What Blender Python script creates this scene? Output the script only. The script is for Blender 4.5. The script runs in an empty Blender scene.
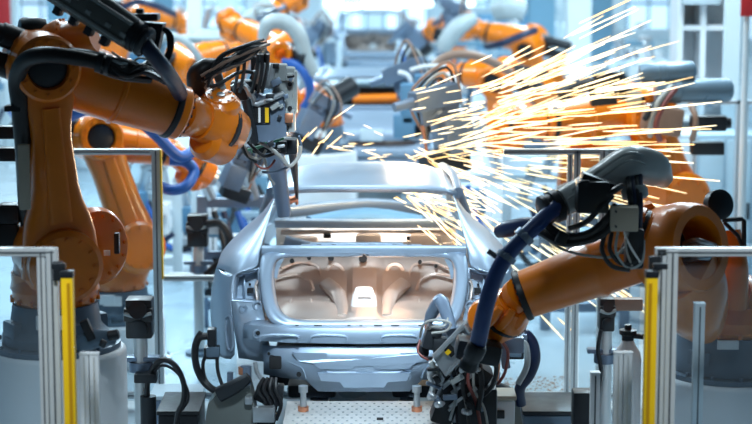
import bpy, bmesh, math, random
from mathutils import Vector, Matrix
rnd = random.Random(7)
V = Vector
SC = bpy.context.scene
COL = SC.collection
F = 1895.0                      # focal length in pixels of the 752 px wide frame
TH = math.radians(8.6)          # camera pitch
ZC = 3.55                       # camera height
CT, ST = math.cos(TH), math.sin(TH)

def P(px, py, Y):
    """point of the place at depth Y seen at pixel px,py"""
    u = (px - 376) / F
    v = (212 - py) / F
    d = V((u, CT + v * ST, -ST + v * CT))
    t = Y / d.y
    return V((d.x * t, Y, ZC + d.z * t))

def S(py, Y):
    """metres per pixel at depth Y"""
    v = (212 - py) / F
    return Y / (CT + v * ST) / F

# ---------------------------------------------------------------- materials
def mat(name, col, rough=.5, metal=0., spec=.5, coat=0., noise=0., nscale=6., emit=None, es=1., bump=0., bscale=60.):
    m = bpy.data.materials.new(name)
    m.use_nodes = True
    nt = m.node_tree
    b = nt.nodes['Principled BSDF']
    b.inputs['Base Color'].default_value = (*col, 1)
    b.inputs['Roughness'].default_value = rough
    b.inputs['Metallic'].default_value = metal
    b.inputs['Specular IOR Level'].default_value = spec
    b.inputs['Coat Weight'].default_value = coat
    if emit:
        b.inputs['Emission Color'].default_value = (*emit, 1)
        b.inputs['Emission Strength'].default_value = es
    tc = nt.nodes.new('ShaderNodeTexCoord')
    if noise:
        n = nt.nodes.new('ShaderNodeTexNoise')
        n.inputs['Scale'].default_value = nscale
        n.inputs['Detail'].default_value = 5
        nt.links.new(tc.outputs['Object'], n.inputs['Vector'])
        mx = nt.nodes.new('ShaderNodeMix'); mx.data_type = 'RGBA'
        mx.inputs[6].default_value = (*[c * (1 - noise) for c in col], 1)
        mx.inputs[7].default_value = (*[min(1, c * (1 + noise)) for c in col], 1)
        nt.links.new(n.outputs['Fac'], mx.inputs[0])
        nt.links.new(mx.outputs[2], b.inputs['Base Color'])
        mr = nt.nodes.new('ShaderNodeMapRange')
        mr.inputs[3].default_value = max(0, rough - .1); mr.inputs[4].default_value = min(1, rough + .12)
        nt.links.new(n.outputs['Fac'], mr.inputs[0])
        nt.links.new(mr.outputs[0], b.inputs['Roughness'])
    if bump:
        n2 = nt.nodes.new('ShaderNodeTexNoise'); n2.inputs['Scale'].default_value = bscale
        nt.links.new(tc.outputs['Object'], n2.inputs['Vector'])
        bp = nt.nodes.new('ShaderNodeBump'); bp.inputs['Strength'].default_value = bump; bp.inputs['Distance'].default_value = .01
        nt.links.new(n2.outputs['Fac'], bp.inputs['Height'])
        nt.links.new(bp.outputs['Normal'], b.inputs['Normal'])
    return m

def glass_mat(name, tint, gloss=.12, haze=.05):
    m = bpy.data.materials.new(name); m.use_nodes = True
    nt = m.node_tree; nt.nodes.clear()
    out = nt.nodes.new('ShaderNodeOutputMaterial')
    tr = nt.nodes.new('ShaderNodeBsdfTransparent'); tr.inputs[0].default_value = (*tint, 1)
    gl = nt.nodes.new('ShaderNodeBsdfGlossy'); gl.inputs['Roughness'].default_value = .08
    df = nt.nodes.new('ShaderNodeBsdfDiffuse'); df.inputs[0].default_value = (.75, .85, .92, 1)
    tcn = nt.nodes.new('ShaderNodeTexCoord')
    ns = nt.nodes.new('ShaderNodeTexNoise'); ns.inputs['Scale'].default_value = 2.5; ns.inputs['Detail'].default_value = 6
    nt.links.new(tcn.outputs['Object'], ns.inputs['Vector'])
    mr = nt.nodes.new('ShaderNodeMapRange'); mr.inputs[1].default_value = .3; mr.inputs[2].default_value = .8
    mr.inputs[3].default_value = haze * .4; mr.inputs[4].default_value = haze * 1.7
    nt.links.new(ns.outputs['Fac'], mr.inputs[0])
    m1 = nt.nodes.new('ShaderNodeMixShader')
    nt.links.new(mr.outputs[0], m1.inputs[0])
    nt.links.new(tr.outputs[0], m1.inputs[1]); nt.links.new(df.outputs[0], m1.inputs[2])
    m2 = nt.nodes.new('ShaderNodeMixShader')
    fr = nt.nodes.new('ShaderNodeLayerWeight'); fr.inputs[0].default_value = gloss
    nt.links.new(fr.outputs['Fresnel'], m2.inputs[0])
    nt.links.new(m1.outputs[0], m2.inputs[1]); nt.links.new(gl.outputs[0], m2.inputs[2])
    nt.links.new(m2.outputs[0], out.inputs[0])
    return m

M = {}
M['orange'] = mat('orange_paint', (.84, .205, .004), .32, 0, .5, .35, .20, 5)
M['rubber'] = mat('black_rubber', (.012, .013, .016), .42, 0, .5, 0, .2, 20)
M['dark'] = mat('dark_painted_metal', (.022, .026, .032), .4, .3, .5, 0, .2, 12)
M['navy'] = mat('navy_hose', (.010, .020, .06), .36, 0, .5, 0, .15, 30)
M['blue'] = mat('blue_hose', (.02, .11, .42), .38, 0, .5, 0, .1, 20)
M['alu'] = mat('aluminium_profile', (.66, .69, .70), .38, .35, .5, 0, .05, 14)
M['post'] = mat('light_grey_profile', (.58, .60, .60), .45, .1, .5, 0, .05, 14)
M['groove'] = mat('profile_groove', (.10, .115, .13), .5, .3)
M['yellow'] = mat('yellow_paint', (.98, .58, .01), .4, 0, .5, 0, .06, 10)
M['white'] = mat('white_paint', (.76, .80, .83), .45, 0, .5, 0, .06, 4)
M['basegrey'] = mat('blue_grey_casting', (.105, .16, .22), .42, .2, .5, 0, .15, 8)
M['housing'] = mat('grey_green_plastic', (.16, .175, .165), .34, 0, .5, 0, .12, 7)
M['lighthousing'] = mat('light_grey_plastic', (.36, .39, .39), .36, 0, .5, 0, .1, 7)
M['steel'] = mat('machined_steel', (.52, .55, .58), .33, .75, .5, 0, .15, 18)
M['gunblue'] = mat('blue_grey_plate', (.17, .23, .32), .34, .4, .5, 0, .12, 12)
M['beige'] = mat('beige_box', (.52, .47, .38), .5, 0, .5, 0, .05, 10)
M['copper'] = mat('copper', (.72, .30, .17), .35, .8)
M['zinc'] = mat('zinc_sheet_metal', (.29, .375, .48), .40, .48, .5, .12, .06, 3)
M['zinc_warm'] = mat('warm_glow_inner_metal', (.56, .47, .42), .36, .45, .5, 0, .10, 4)  # warm reflected glow is put into this pinkish brown base colour
M['hole'] = mat('dark_opening', (.006, .007, .009), .8)
M['greycab'] = mat('pale_blue_grey_paint', (.50, .60, .66), .5, 0, .5, 0, .08, 3)
M['bluecab'] = mat('mid_blue_paint', (.10, .24, .38), .5, 0, .5, 0, .12, 3)
M['column'] = mat('pale_column_paint', (.66, .76, .80), .5, 0, .5, 0, .06, 2)
M['bluecol'] = mat('blue_column_paint', (.16, .32, .44), .5, 0, .5, 0, .1, 2)
M['red'] = mat('red_panel', (.45, .02, .025), .5)
M['greenwire'] = mat('green_cable', (.10, .36, .22), .45)
M['palewire'] = mat('pale_cable', (.36, .36, .34), .45)
M['pinkwire'] = mat('red_cable', (.26, .07, .06), .45)
M['palehose'] = mat('pale_grey_hose', (.36, .42, .44), .45, 0, .5, 0, .1, 20)
M['brownhose'] = mat('brown_grey_hose', (.30, .19, .14), .45, 0, .5, 0, .1, 20)
M['navyblue'] = mat('navy_blue_hose', (.018, .055, .20), .36, 0, .5, 0, .12, 25)
M['palesteel'] = mat('pale_blue_cylinder', (.15, .23, .30), .32, .2, .5, 0, .06, 6)
M['shell'] = mat('pale_grey_shell', (.52, .56, .56), .34, 0, .5, .2, .12, 9)
M['label'] = mat('white_label', (.85, .86, .86), .5)
M['glass'] = glass_mat('clear_guard_panel', (.84, .91, .95), .10, .03)
M['lamp'] = mat('lamp_tube', (.9, .9, .9), .5, emit=(.86, .95, 1), es=2.5)
M['daylight'] = mat('daylight_pane', (.6, .7, .8), .3, emit=(.60, .85, 1), es=.7)

# ---------------------------------------------------------------- mesh builder
class MB:
    def __init__(s):
        s.v = []; s.f = []
    def add(s, vs, fs):
        o = len(s.v); s.v += [V(v) for v in vs]; s.f += [[i + o for i in f] for f in fs]; return s
    def box(s, c, size, rot=None, bev=0.):
        c = V(c); hx, hy, hz = [a / 2 for a in size]
        R = rot or Matrix.Identity(3)
        if bev <= 0:
            vs = [c + R @ V((x * hx, y * hy, z * hz)) for x in (-1, 1) for y in (-1, 1) for z in (-1, 1)]
            return s.add(vs, [(0, 1, 3, 2), (4, 6, 7, 5), (0, 4, 5, 1), (2, 3, 7, 6), (0, 2, 6, 4), (1, 5, 7, 3)])
        bm = bmesh.new(); bmesh.ops.create_cube(bm, size=1)
        for v in bm.verts: v.co = V((v.co.x * size[0], v.co.y * size[1], v.co.z * size[2]))
        bmesh.ops.bevel(bm, geom=list(bm.edges), offset=min(bev, min(size) * .45), segments=2, affect='EDGES', profile=.6)
        bm.verts.index_update()
        s.add([c + R @ v.co for v in bm.verts], [[v.index for v in f.verts] for f in bm.faces]); bm.free(); return s
    def lathe(s, o, axis, prof, n=24):
        """prof: list of (distance along axis, radius)"""
        o = V(o); a = V(axis).normalized(); R = frame(a)
        vs = []; fs = []
        for d, r in prof:
            for k in range(n):
                t = 2 * math.pi * k / n
                vs.append(o + a * d + R[0] * (r * math.cos(t)) + R[1] * (r * math.sin(t)))
        m = len(prof)
        for i in range(m - 1):
            for k in range(n):
                k2 = (k + 1) % n
                fs.append((i * n + k, i * n + k2, (i + 1) * n + k2, (i + 1) * n + k))
        fs.append(list(range(n))[::-1]); fs.append([(m - 1) * n + k for k in range(n)])
        return s.add(vs, fs)
    def cyl(s, a, b, r, r2=None, n=18, bev=.0):
        a = V(a); b = V(b); L = (b - a).length; r2 = r if r2 is None else r2
        bv = min(bev, L * .3)
        pr = [(0, r - bv), (bv, r), (L - bv, r2), (L, r2 - bv)] if bev else [(0, r), (L, r2)]
        return s.lathe(a, b - a, pr, n)
    def ring(s, o, axis, prof, n=32):
        """closed profile revolved: prof loop of (d, r)"""
        o = V(o); a = V(axis).normalized(); R = frame(a); m = len(prof); vs = []; fs = []
        for d, r in prof:
            for k in range(n):
                t = 2 * math.pi * k / n
                vs.append(o + a * d + R[0] * (r * math.cos(t)) + R[1] * (r * math.sin(t)))
        for i in range(m):
            j = (i + 1) % m
            for k in range(n):
                k2 = (k + 1) % n
                fs.append((i * n + k, i * n + k2, j * n + k2, j * n + k))
        return s.add(vs, fs)
    def bolts(s, o, axis, R0, n, r=.008, h=.012):
        a = V(axis).normalized(); fr = frame(a); o = V(o)
        for k in range(n):
            t = 2 * math.pi * k / n
            c = o + fr[0] * (R0 * math.cos(t)) + fr[1] * (R0 * math.sin(t))
            s.lathe(c, a, [(-.004, r), (h, r)], 6)
        return s
    def tube(s, pts, r, n=10, res=5, closed=False):
        pts = [V(p) for p in pts]
        rr = list(r) if isinstance(r, (list, tuple)) else [r] * len(pts)
        cp, cr = catmull(pts, rr, res)
        vs = []; fs = []
        t0 = (cp[1] - cp[0]).normalized(); N = frame(t0)[0]
        m = len(cp)
        for i, p in enumerate(cp):
            t = (cp[min(i + 1, m - 1)] - cp[max(i - 1, 0)]).normalized()
            N = (N - t * N.dot(t)).normalized(); B = t.cross(N)
            for k in range(n):
                a = 2 * math.pi * k / n
                vs.append(p + N * (cr[i] * math.cos(a)) + B * (cr[i] * math.sin(a)))
        for i in range(m - 1):
            for k in range(n):
                k2 = (k + 1) % n
                fs.append((i * n + k, i * n + k2, (i + 1) * n + k2, (i + 1) * n + k))
        fs.append(list(range(n))[::-1]); fs.append([(m - 1) * n + k for k in range(n)])
        return s.add(vs, fs)
    def slab(s, pts, wid, thk, nrm, n=20, ex=3.5, res=3):
        """loft of super-ellipses along pts; wid = half width across in plane, thk = half thickness along nrm"""
        pts = [V(p) for p in pts]; nrm = V(nrm).normalized()
        cp, cw = catmull(pts, wid, res); _, ct = catmull(pts, thk, res)
        m = len(cp); vs = []; fs = []
        for i, p in enumerate(cp):
            t = (cp[min(i + 1, m - 1)] - cp[max(i - 1, 0)]).normalized()
            B = (nrm - t * nrm.dot(t)).normalized(); A = B.cross(t)
            for k in range(n):
                a = 2 * math.pi * k / n
                c, q = math.cos(a), math.sin(a)
                vs.append(p + A * (cw[i] * math.copysign(abs(c) ** (2 / ex), c)) + B * (ct[i] * math.copysign(abs(q) ** (2 / ex), q)))
        for i in range(m - 1):
            for k in range(n):
                k2 = (k + 1) % n
                fs.append((i * n + k, i * n + k2, (i + 1) * n + k2, (i + 1) * n + k))
        fs.append(list(range(n))[::-1]); fs.append([(m - 1) * n + k for k in range(n)])
        return s.add(vs, fs)
    def grid(s, rows):
        n = len(rows[0]); vs = [p for r in rows for p in r]; fs = []
        for i in range(len(rows) - 1):
            for k in range(n - 1):
                fs.append((i * n + k, i * n + k + 1, (i + 1) * n + k + 1, (i + 1) * n + k))
        return s.add(vs, fs)
    def prism(s, poly, d):
        """planar polygon pushed by vector d"""
        poly = [V(p) for p in poly]; d = V(d); n = len(poly)
        return s.add(poly + [p + d for p in poly], [list(range(n)), [n + k for k in range(n)][::-1]] + [(k, (k + 1) % n, n + (k + 1) % n, n + k) for k in range(n)])
    def ball(s, c, r, n=14):
        c = V(c); pr = [(-r * math.cos(math.pi * i / 8), max(1e-4, r * math.sin(math.pi * i / 8))) for i in range(9)]
        return s.lathe(c, (0, 0, 1), pr, n)
    def mirror(s, x0):
        return MB().add([V((2 * x0 - v.x, v.y, v.z)) for v in s.v], [f[::-1] for f in s.f])

def frame(a):
    a = V(a).normalized()
    h = V((0, 0, 1)) if abs(a.z) < .9 else V((1, 0, 0))
    x = h.cross(a).normalized()
    return x, a.cross(x)

def catmull(p, r, res):
    if len(p) < 3:
        return list(p), list(r)
    op = []; orr = []
    for i in range(len(p) - 1):
        p0 = p[max(i - 1, 0)]; p1 = p[i]; p2 = p[i + 1]; p3 = p[min(i + 2, len(p) - 1)]
        for k in range(res):
            t = k / res; t2 = t * t; t3 = t2 * t
            op.append(.5 * ((2 * p1) + (p2 - p0) * t + (2 * p0 - 5 * p1 + 4 * p2 - p3) * t2 + (3 * p1 - p0 - 3 * p2 + p3) * t3))
            orr.append(r[i] + (r[i + 1] - r[i]) * (3 * t2 - 2 * t3))
    op.append(p[-1]); orr.append(r[-1])
    return op, orr

def rotto(xa, za=None):
    """matrix whose X column is xa and Z column near za"""
    x = V(xa).normalized(); z = V(za or (0, 0, 1)); z = (z - x * z.dot(x)).normalized(); y = z.cross(x)
    return Matrix((x, y, z)).transposed()

ORG = {}
def link(o):
    COL.objects.link(o); return o

def thing(name, label, cat, loc, group=None):
    o = bpy.data.objects.new(name, None); link(o); o.location = V(loc); o.empty_display_size = .1
    ORG[o.name] = V(loc); o['label'] = label; o['category'] = cat
    if group: o['group'] = group
    return o

def obj(name, mb, m, parent=None, sharp=35, sub=0, solid=0., kind=None, label=None):
    if parent is not None:
        org = ORG[parent.name]
    else:
        xs = [v.x for v in mb.v]; ys = [v.y for v in mb.v]; zs = [v.z for v in mb.v]
        org = V(((min(xs) + max(xs)) / 2, (min(ys) + max(ys)) / 2, min(zs)))
    me = bpy.data.meshes.new(name)
    me.from_pydata([tuple(v - org) for v in mb.v], [], mb.f)
    bm = bmesh.new(); bm.from_mesh(me); bmesh.ops.remove_doubles(bm, verts=bm.verts, dist=1e-5)
    bmesh.ops.recalc_face_normals(bm, faces=bm.faces); bm.to_mesh(me); bm.free()
    me.materials.append(M[m] if isinstance(m, str) else m)
    for p in me.polygons: p.use_smooth = True
    try: me.set_sharp_from_angle(angle=math.radians(sharp))
    except Exception: pass
    o = bpy.data.objects.new(name, me); link(o); ORG[o.name] = org
    if parent is not None: o.parent = parent
    else: o.location = org
    if solid:
        md = o.modifiers.new('thickness', 'SOLIDIFY'); md.thickness = solid; md.offset = 0
    if sub:
        md = o.modifiers.new('smooth', 'SUBSURF'); md.levels = sub; md.render_levels = sub
    if kind: o['kind'] = kind
    if label: o['label'] = label
    return o

def islands(mb):
    par = list(range(len(mb.v)))
    def fd(i):
        while par[i] != i:
            par[i] = par[par[i]]; i = par[i]
        return i
    for f in mb.f:
        a = fd(f[0])
        for i in f[1:]: par[fd(i)] = a
    gs = {}
    for f in mb.f: gs.setdefault(fd(f[0]), []).append(f)
    out = []
    for fs in gs.values():
        ids = sorted({i for f in fs for i in f}); mp = {i: k for k, i in enumerate(ids)}
        out.append(MB().add([mb.v[i] for i in ids], [[mp[i] for i in f] for f in fs]))
    return out
def objs(name, mb, m, parent, **k):
    """each separate piece as a part of its own"""
    return [obj(name, q, m, parent, **k) for q in islands(mb)]
def tag(o, label, cat, group=None, kind=None):
    o['label'] = label; o['category'] = cat
    if group: o['group'] = group
    if kind: o['kind'] = kind
    return o

def copy_tree(o, parent=None, skip=()):
    c = o.copy(); link(c)
    if parent is not None: c.parent = parent
    ORG[c.name] = ORG[o.name]
    for ch in list(o.children):
        if ch.name.split('.')[0] not in skip: copy_tree(ch, c, skip)
    return c
# ================================================================= CAR BODY
X0 = -.078                       # centre line of the production line
def quadstrip(mb, ptsA, ptsB):
    mb.grid([ptsA, ptsB])

def both(mb):
    m = mb.mirror(X0); return MB().add(mb.v, mb.f).add(m.v, m.f)

def px_list(l): return [P(*a) for a in l]
def mirL(pts): return [V((2 * X0 - p.x, p.y, p.z)) for p in pts]

def make_car(label, group):
    root = thing('car_body', label, 'car body', (X0, 11.7, 0), group)
    # ---- roof: rows from the rear edge forward
    rows = []
    zr = P(364, 192, 12.78).z
    for i in range(11):
        t = i / 10
        y = 12.78 + 1.32 * t
        z = zr + .022 * math.sin(min(1, t * 1.15) * math.pi * .55) - .02 * max(0, t - .8) / .2
        w = .632 - .085 * t - (.05 * ((t - .85) / .15) ** 2 if t > .85 else 0)
        row = []
        for k in range(17):
            s = -1 + k / 8
            row.append(V((X0 + s * w, y - .06 * (1 - s * s) * (1 - t) * .6 + (.05 * (1 - s * s) * t), z + .030 * (1 - s ** 4) - .012 * s ** 8)))
        rows.append(row)
    r = MB().grid(rows)
    obj('roof', r, 'zinc', root, solid=.012)
    # rear roof flange, the lip above the rear window
    fl = MB().grid([[p + V((0, -.004, 0)) for p in rows[0]], [p + V((0, .05, -.03)) for p in rows[0]], [p + V((0, .09, -.025)) for p in rows[0]]])
    obj('rear_header', fl, 'zinc', root, solid=.01)
    fh = MB().grid([[p + V((0, .0, -.004)) for p in rows[-1]], [p + V((0, .06, -.05)) for p in rows[-1]], [p + V((0, -.02, -.07)) for p in rows[-1]]])
    obj('windshield_header', fh, 'zinc', root, solid=.01)
    # ---- quarter panel (left), mirrored
    R = [
        [(276,193,12.77),(279,189.5,12.88),(283,184,13.12),(287.5,177,13.48)],
        [(271,213,12.55),(268,209,12.62),(270,204,12.80),(274,198,13.05)],
        [(266,233,12.34),(258,232,12.36),(257,227,12.50),(257,219,12.72)],
        [(262,247,12.20),(250,249,12.17),(244,246,12.27),(241,240,12.45)],
        [(260,257,12.11),(247,259,12.06),(231,260,12.12),(224,258,12.32)],
        [(259,268,12.04),(247,272,12.00),(234,275,12.00),(217,268,12.26)],
    ]
    rows = []
    for i, row in enumerate(R):
        pts = px_list(row)
        d = pts[-1]
        side = [V((d.x - (.015 if i > 2 else 0) + (.0 if i > 2 else .03), d.y + .25, d.z)), V((d.x - (.02 if i > 2 else -.06), d.y + .55, d.z - (.01 if i < 2 else 0)))]
        rows.append(pts + side)
    q = MB().grid(rows)
    # outer strip below the crease
    R2 = [
        [(234,275,12.00),(227,273,12.06),(217,268,12.26)],
        [(231.5,300,11.95),(222,297,12.0),(210,293,12.28)],
        [(234,326,11.90),(222,325,11.97),(208.5,320,12.28)],
        [(238,362,11.90),(225,361,11.98),(213,355,12.28)],
    ]
    rows = []
    for row in R2:
        pts = px_list(row); d = pts[-1]
        rows.append(pts + [V((d.x - .012, d.y + .35, d.z)), V((d.x - .015, d.y + .8, d.z))])
    q.grid(rows)
    for sgn in (0, 1):
        obj('quarter_panel', q if not sgn else q.mirror(X0), 'zinc', root, solid=.012, sub=1, sharp=60)
    # ---- tail lamp recess and corner panel
    lam = MB()
    A = px_list([(259,268,12.04),(234,275,12.0),(231.5,301,11.95),(262,303,11.93)])
    B = px_list([(257,272,12.16),(239,277,12.16),(236,298,12.13),(259,299,12.13)])
    for i in range(4):
        j = (i + 1) % 4
        lam.add([A[i], A[j], B[j], B[i]], [(0, 1, 2, 3)])
    lam.add(B, [(0, 1, 2, 3)])
    lam.add(px_list([(243,276,12.1),(243.5,299,12.08),(245.5,299,12.08),(245,275,12.1)]), [(0, 1, 2, 3)])
    hol = MB().box(P(250.5, 290.5, 12.12), (.042, .03, .032)).lathe(P(250, 284, 12.14), (0, -1, 0), [(0, .008), (.02, .008)], 8)
    cor = MB()
    g = [[(231.5,301,11.95),(240,302,11.94),(252,303,11.93),(262,303,11.93)],
         [(234,326,11.90),(244,327,11.87),(256,328,11.85),(266,327,11.83)],
         [(237,344,11.90),(247,346,11.87),(258,348,11.85),(270,348,11.83)],
         [(239,358,11.90),(248,359,11.87),(258,361,11.85),(270,362,11.83)]]
    cor.grid([px_list(r_) for r_ in g])
    emb = MB()
    for (x, y, r_) in ((254, 315.5, .042), (258, 306, .038), (243, 309, .03)):
        c = P(x, y, 11.91)
        emb.ring(c, (0, -1, .1), [(0, r_), (.014, r_ - .006), (.014, r_ - .014), (0, r_ - .02)], 20)
    emb.tube(px_list([(226,318,11.96),(229,316,11.93),(231,322,11.91),(233,343,11.9),(231,350,11.9),(228,348,11.93),(226,332,11.96),(226,320,11.96)]), .008, 6)
    for sgn in (0, 1):
        f_ = (lambda m_: m_.mirror(X0)) if sgn else (lambda m_: m_)
        lo = obj('tail_lamp_recess', f_(lam), 'zinc', root, solid=.01)
        obj('lamp_opening', f_(hol), 'hole', lo)
        co = obj('corner_panel', f_(cor), 'zinc', root, solid=.012)
        obj('embossing', f_(emb), 'zinc', co)
    # ---- frame of the boot opening
    inn = px_list([(364,257,12.15),(330,257,12.15),(300,257,12.15),(282,257.5,12.14),(274.5,262,12.09),(273,272,12.03),(273.5,286,11.97),(276,303,11.88),(280,313,11.83),(288,319.5,11.80),(302,322,11.79),(330,322,11.785),(364,322,11.78)])
    out = px_list([(364,247.5,12.2),(330,247.5,12.2),(300,247.5,12.2),(272,248,12.2),(261,250,12.18),(258.5,268,12.04),(259.5,285,11.95),(262,304,11.86),(266,318,11.79),(275,327,11.76),(298,330,11.75),(330,330,11.745),(364,330.5,11.74)])
    mid = [a.lerp(b, .45) + V((0, -.022, .012)) for a, b in zip(inn, out)]
    deep = [a + V((0, .09, -.01)) for a in inn]
    full = lambda L: L + mirL(L)[::-1][1:]
    fr = MB().grid([full(deep), full(inn), full(mid), full(out)])
    tf = obj('boot_frame', fr, 'zinc', root, solid=.01, sub=1, sharp=60)
    # upper beam under the rear window
    ub = MB().slab([P(262, 250, 12.17), P(364, 249.5, 12.17), V((2 * X0 - P(262, 250, 12.17).x, 12.17, P(262, 250, 12.17).z))], [.026, .026, .026], [.03, .03, .03], (0, 1, .2), 14, 4)
    obj('rear_shelf_beam', ub, 'zinc', root)
    sl = MB()
    for x in (297, 318, 349, 361, 378, 395, 420):
        sl.box(P(x, 326, 11.735), (.05 if x in (318, 378, 395) else .02, .012, .013))
    objs('slot', sl, 'hole', tf)
    # gusset plates in the upper corners of the opening
    gs = MB().prism(px_list([(272,258,12.25),(284,259,12.25),(279,268,12.2),(277,279,12.15),(271,276,12.1)]), (0, .02, 0))
    for sgn in (0, 1):
        gp = obj('corner_gusset', gs.mirror(X0) if sgn else gs, 'zinc', root)
    # ---- bumper beam
    bl = [(244,333,11.83,.045),(252,334,11.77,.055),(266,335.5,11.72,.056),(290,337,11.69,.055),(364,338,11.675,.057)]
    top = []; tf2 = []; bf = []; bot = []
    for x, y, Yd, h in bl:
        c = P(x, y, Yd)
        top.append(c + V((0, .12, h + .012))); tf2.append(c + V((0, 0, h))); bf.append(c + V((0, -.012, -h * .55))); bot.append(c + V((0, .10, -h)))
    bb = MB().grid([full(top), full(tf2), full([a.lerp(b, .5) + V((0, -.012, 0)) for a, b in zip(tf2, bf)]), full(bf), full(bot)])
    bmp = obj('bumper_beam', bb, 'zinc', root, solid=.01)
    e = MB()
    for s_ in (-1, 1):
        for (xa, xb) in ((18, 54), (66, 104)):
            pl = [P(364 + s_ * xa, 342, 11.655), P(364 + s_ * (xa + 2), 336, 11.66), P(364 + s_ * (xb - 4), 335.5, 11.66), P(364 + s_ * xb, 341, 11.665)]
            e.tube(pl, .010, 6, 4)
        e.ring(P(364 + s_ * 107, 334, 11.735), (0, -1, .1), [(0, .03), (.012, .026), (.012, .018), (0, .012)], 16)
    obj('embossing', e, 'zinc', bmp)
    objs('mounting_hole', both(MB().lathe(P(258, 333, 11.72), (0, -1, 0), [(-.06, .014), (.005, .014)], 12)), 'hole', bmp)
    # ---- lower rear panel
    up = px_list([(263,345,11.82),(275,346,11.75),(300,346,11.715),(330,346,11.705),(364,346,11.70)])
    m1 = px_list([(264,360,11.82),(276,361,11.75),(300,362,11.715),(330,362,11.705),(364,362,11.70)])
    lo = px_list([(264,374,11.83),(281,377,11.77),(306,380,11.74),(318,391,11.735),(364,391.5,11.73)])
    lp = MB().grid([full(up), full(m1), full(lo)])
    lpo = obj('lower_rear_panel', lp, 'zinc', root, solid=.012)
    e = MB()
    for s_ in (-1, 1):
        X = lambda a: 364 + s_ * a
        e.tube([P(X(70), 357, 11.735), P(X(62), 357, 11.715), P(X(52), 364, 11.71), P(X(40), 364, 11.705), P(X(36), 372, 11.71), P(X(8), 372, 11.71)], .007, 6, 4)
        e.tube([P(X(46), 372, 11.715), P(X(44), 381, 11.73), P(X(20), 383, 11.73), P(X(16), 388, 11.735)], .007, 6, 4)
        e.tube([P(X(60), 354, 11.715), P(X(10), 354, 11.70)], .006, 6)
        e.tube([P(X(78), 355, 11.745), P(X(74), 362, 11.73), P(X(62), 368, 11.72), P(X(58), 378, 11.735)], .008, 6, 4)
    obj('embossing', e, 'zinc', lpo)
    sy = lambda L: [P(364 + q, y, d) for q, y, d in L] + [P(364 - q, y, d) for q, y, d in L[::-1]]
    for L in ([(-72, 353, 11.70), (-66, 361, 11.70), (-52, 363, 11.69), (-44, 369, 11.69), (-12, 369, 11.688), (-9, 366, 11.688)],
              [(-46, 373, 11.70), (-43, 381, 11.71), (-24, 382, 11.71), (-20, 387.5, 11.715), (-4, 387.5, 11.715)]):
        obj('raised_panel', MB().prism(sy(L), (0, .03, 0)), 'zinc', lpo, sharp=20)
    hh = MB()
    for s_ in (-1, 1):
        hh.box(P(364 + s_ * 88.5, 362, 11.752), (.078, .06, .085), bev=.012)
        hh.lathe(P(364 + s_ * 65, 374, 11.735), (0, -1, 0), [(-.03, .016), (.02, .016)], 12)
        hh.lathe(P(364 + s_ * 95, 353, 11.79), (0, -1, 0), [(-.03, .010), (.02, .010)], 10)
    objs('panel_opening', hh, 'hole', lpo)
    # underbody
    ub = MB().box((X0, 14.2, P(364, 384, 12.1).z), (1.25, 4.0, .07)).box((X0 - .34, 12.25, P(364, 386, 12.1).z - .015), (.32, .5, .09), bev=.03).box((X0 + .34, 12.25, P(364, 386, 12.1).z - .015), (.32, .5, .09), bev=.03)
    obj('underbody', ub, 'dark', root)
    # ---- boot floor, seat back panel
    zf = P(364, 321, 11.86).z
    rows = []
    for i in range(15):
        t = i / 14; y = 11.86 + 1.05 * t
        row = []
        for k in range(33):
            s = -1 + k / 16; x = s * .64
            z = zf - .02 * min(1, t * 6)
            d = math.hypot((abs(x) - .36) / .24, (y - 12.28) / .30)
            z += .035 * max(0, 1 - d ** 4) if d < 1 else 0
            if abs(x) < .115: z += .05 * min(1, t * 5)
            if t > .7: z += .28 * ((t - .7) / .3) ** 2
            row.append(V((X0 + x, y, z)))
        rows.append(row)
    bfo = obj('boot_floor', MB().grid(rows), 'zinc_warm', root, solid=.01)
    zt = P(364, 252, 12.95).z; z0_ = zf + .22
    rows = []
    for i in range(15):
        t = i / 14; z = z0_ + (zt - z0_) * t
        row = []
        for k in range(41):
            s = -1 + k / 20; x = s * .66
            y = 12.93 + .10 * t
            a = abs(x)
            d = math.hypot((a - .33) / .2, (t - .45) / .38)
            if d < 1: y += .10 * min(1, (1 - d) * 5)
            d2 = math.hypot((a - .30) / .12, (t - .5) / .22)
            if d2 < 1: y -= .09 * min(1, (1 - d2) * 4)
            if a < .09 + .04 * t: y -= .05
            if a > .55: y -= .25 * (a - .55) / .11
            row.append(V((X0 + x, y, z)))
        rows.append(row)
    sb = obj('seat_back_panel', MB().grid(rows), 'zinc_warm', root, solid=.01)
    rb = MB()
    for s_ in (-1, 1):
        Q = lambda a, y, Yd: P(365 + s_ * a, y, Yd)
        rb.tube([Q(84, 268, 12.75), Q(66, 262, 12.82), Q(48, 266, 12.85), Q(44, 280, 12.8), Q(34, 290, 12.75), Q(16, 288, 12.8), Q(14, 266, 12.9)], .012, 7, 5)
        0 and rb.tube([Q(86, 300, 12.5), Q(70, 292, 12.6), Q(50, 296, 12.6), Q(28, 304, 12.55), Q(16, 318, 12.3)], .016, 7, 5)
        rb.tube([Q(34, 262, 12.9), Q(30, 276, 12.85), Q(20, 279, 12.85)], .018, 7, 5)
        rb.tube([Q(54, 300, 12.42), Q(54, 316, 12.2)], .009, 6); rb.tube([Q(74, 300, 12.42), Q(76, 316, 12.2)], .009, 6)
        rb.tube([Q(88, 276, 12.7), Q(70, 274, 12.75), Q(56, 280, 12.72), Q(52, 290, 12.68)], .012, 7, 5)
        rb.ring(Q(30, 272, 12.86), (0, -1, .2), [(0, .075), (.03, .065), (.03, .045), (0, .035)], 22)
        rb.slab([Q(40, 283, 12.72), Q(26, 296, 12.55), Q(22, 318, 12.1)], [.05, .05, .04], [.03, .04, .03], (0, -1, 1), 12, 3)
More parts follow.
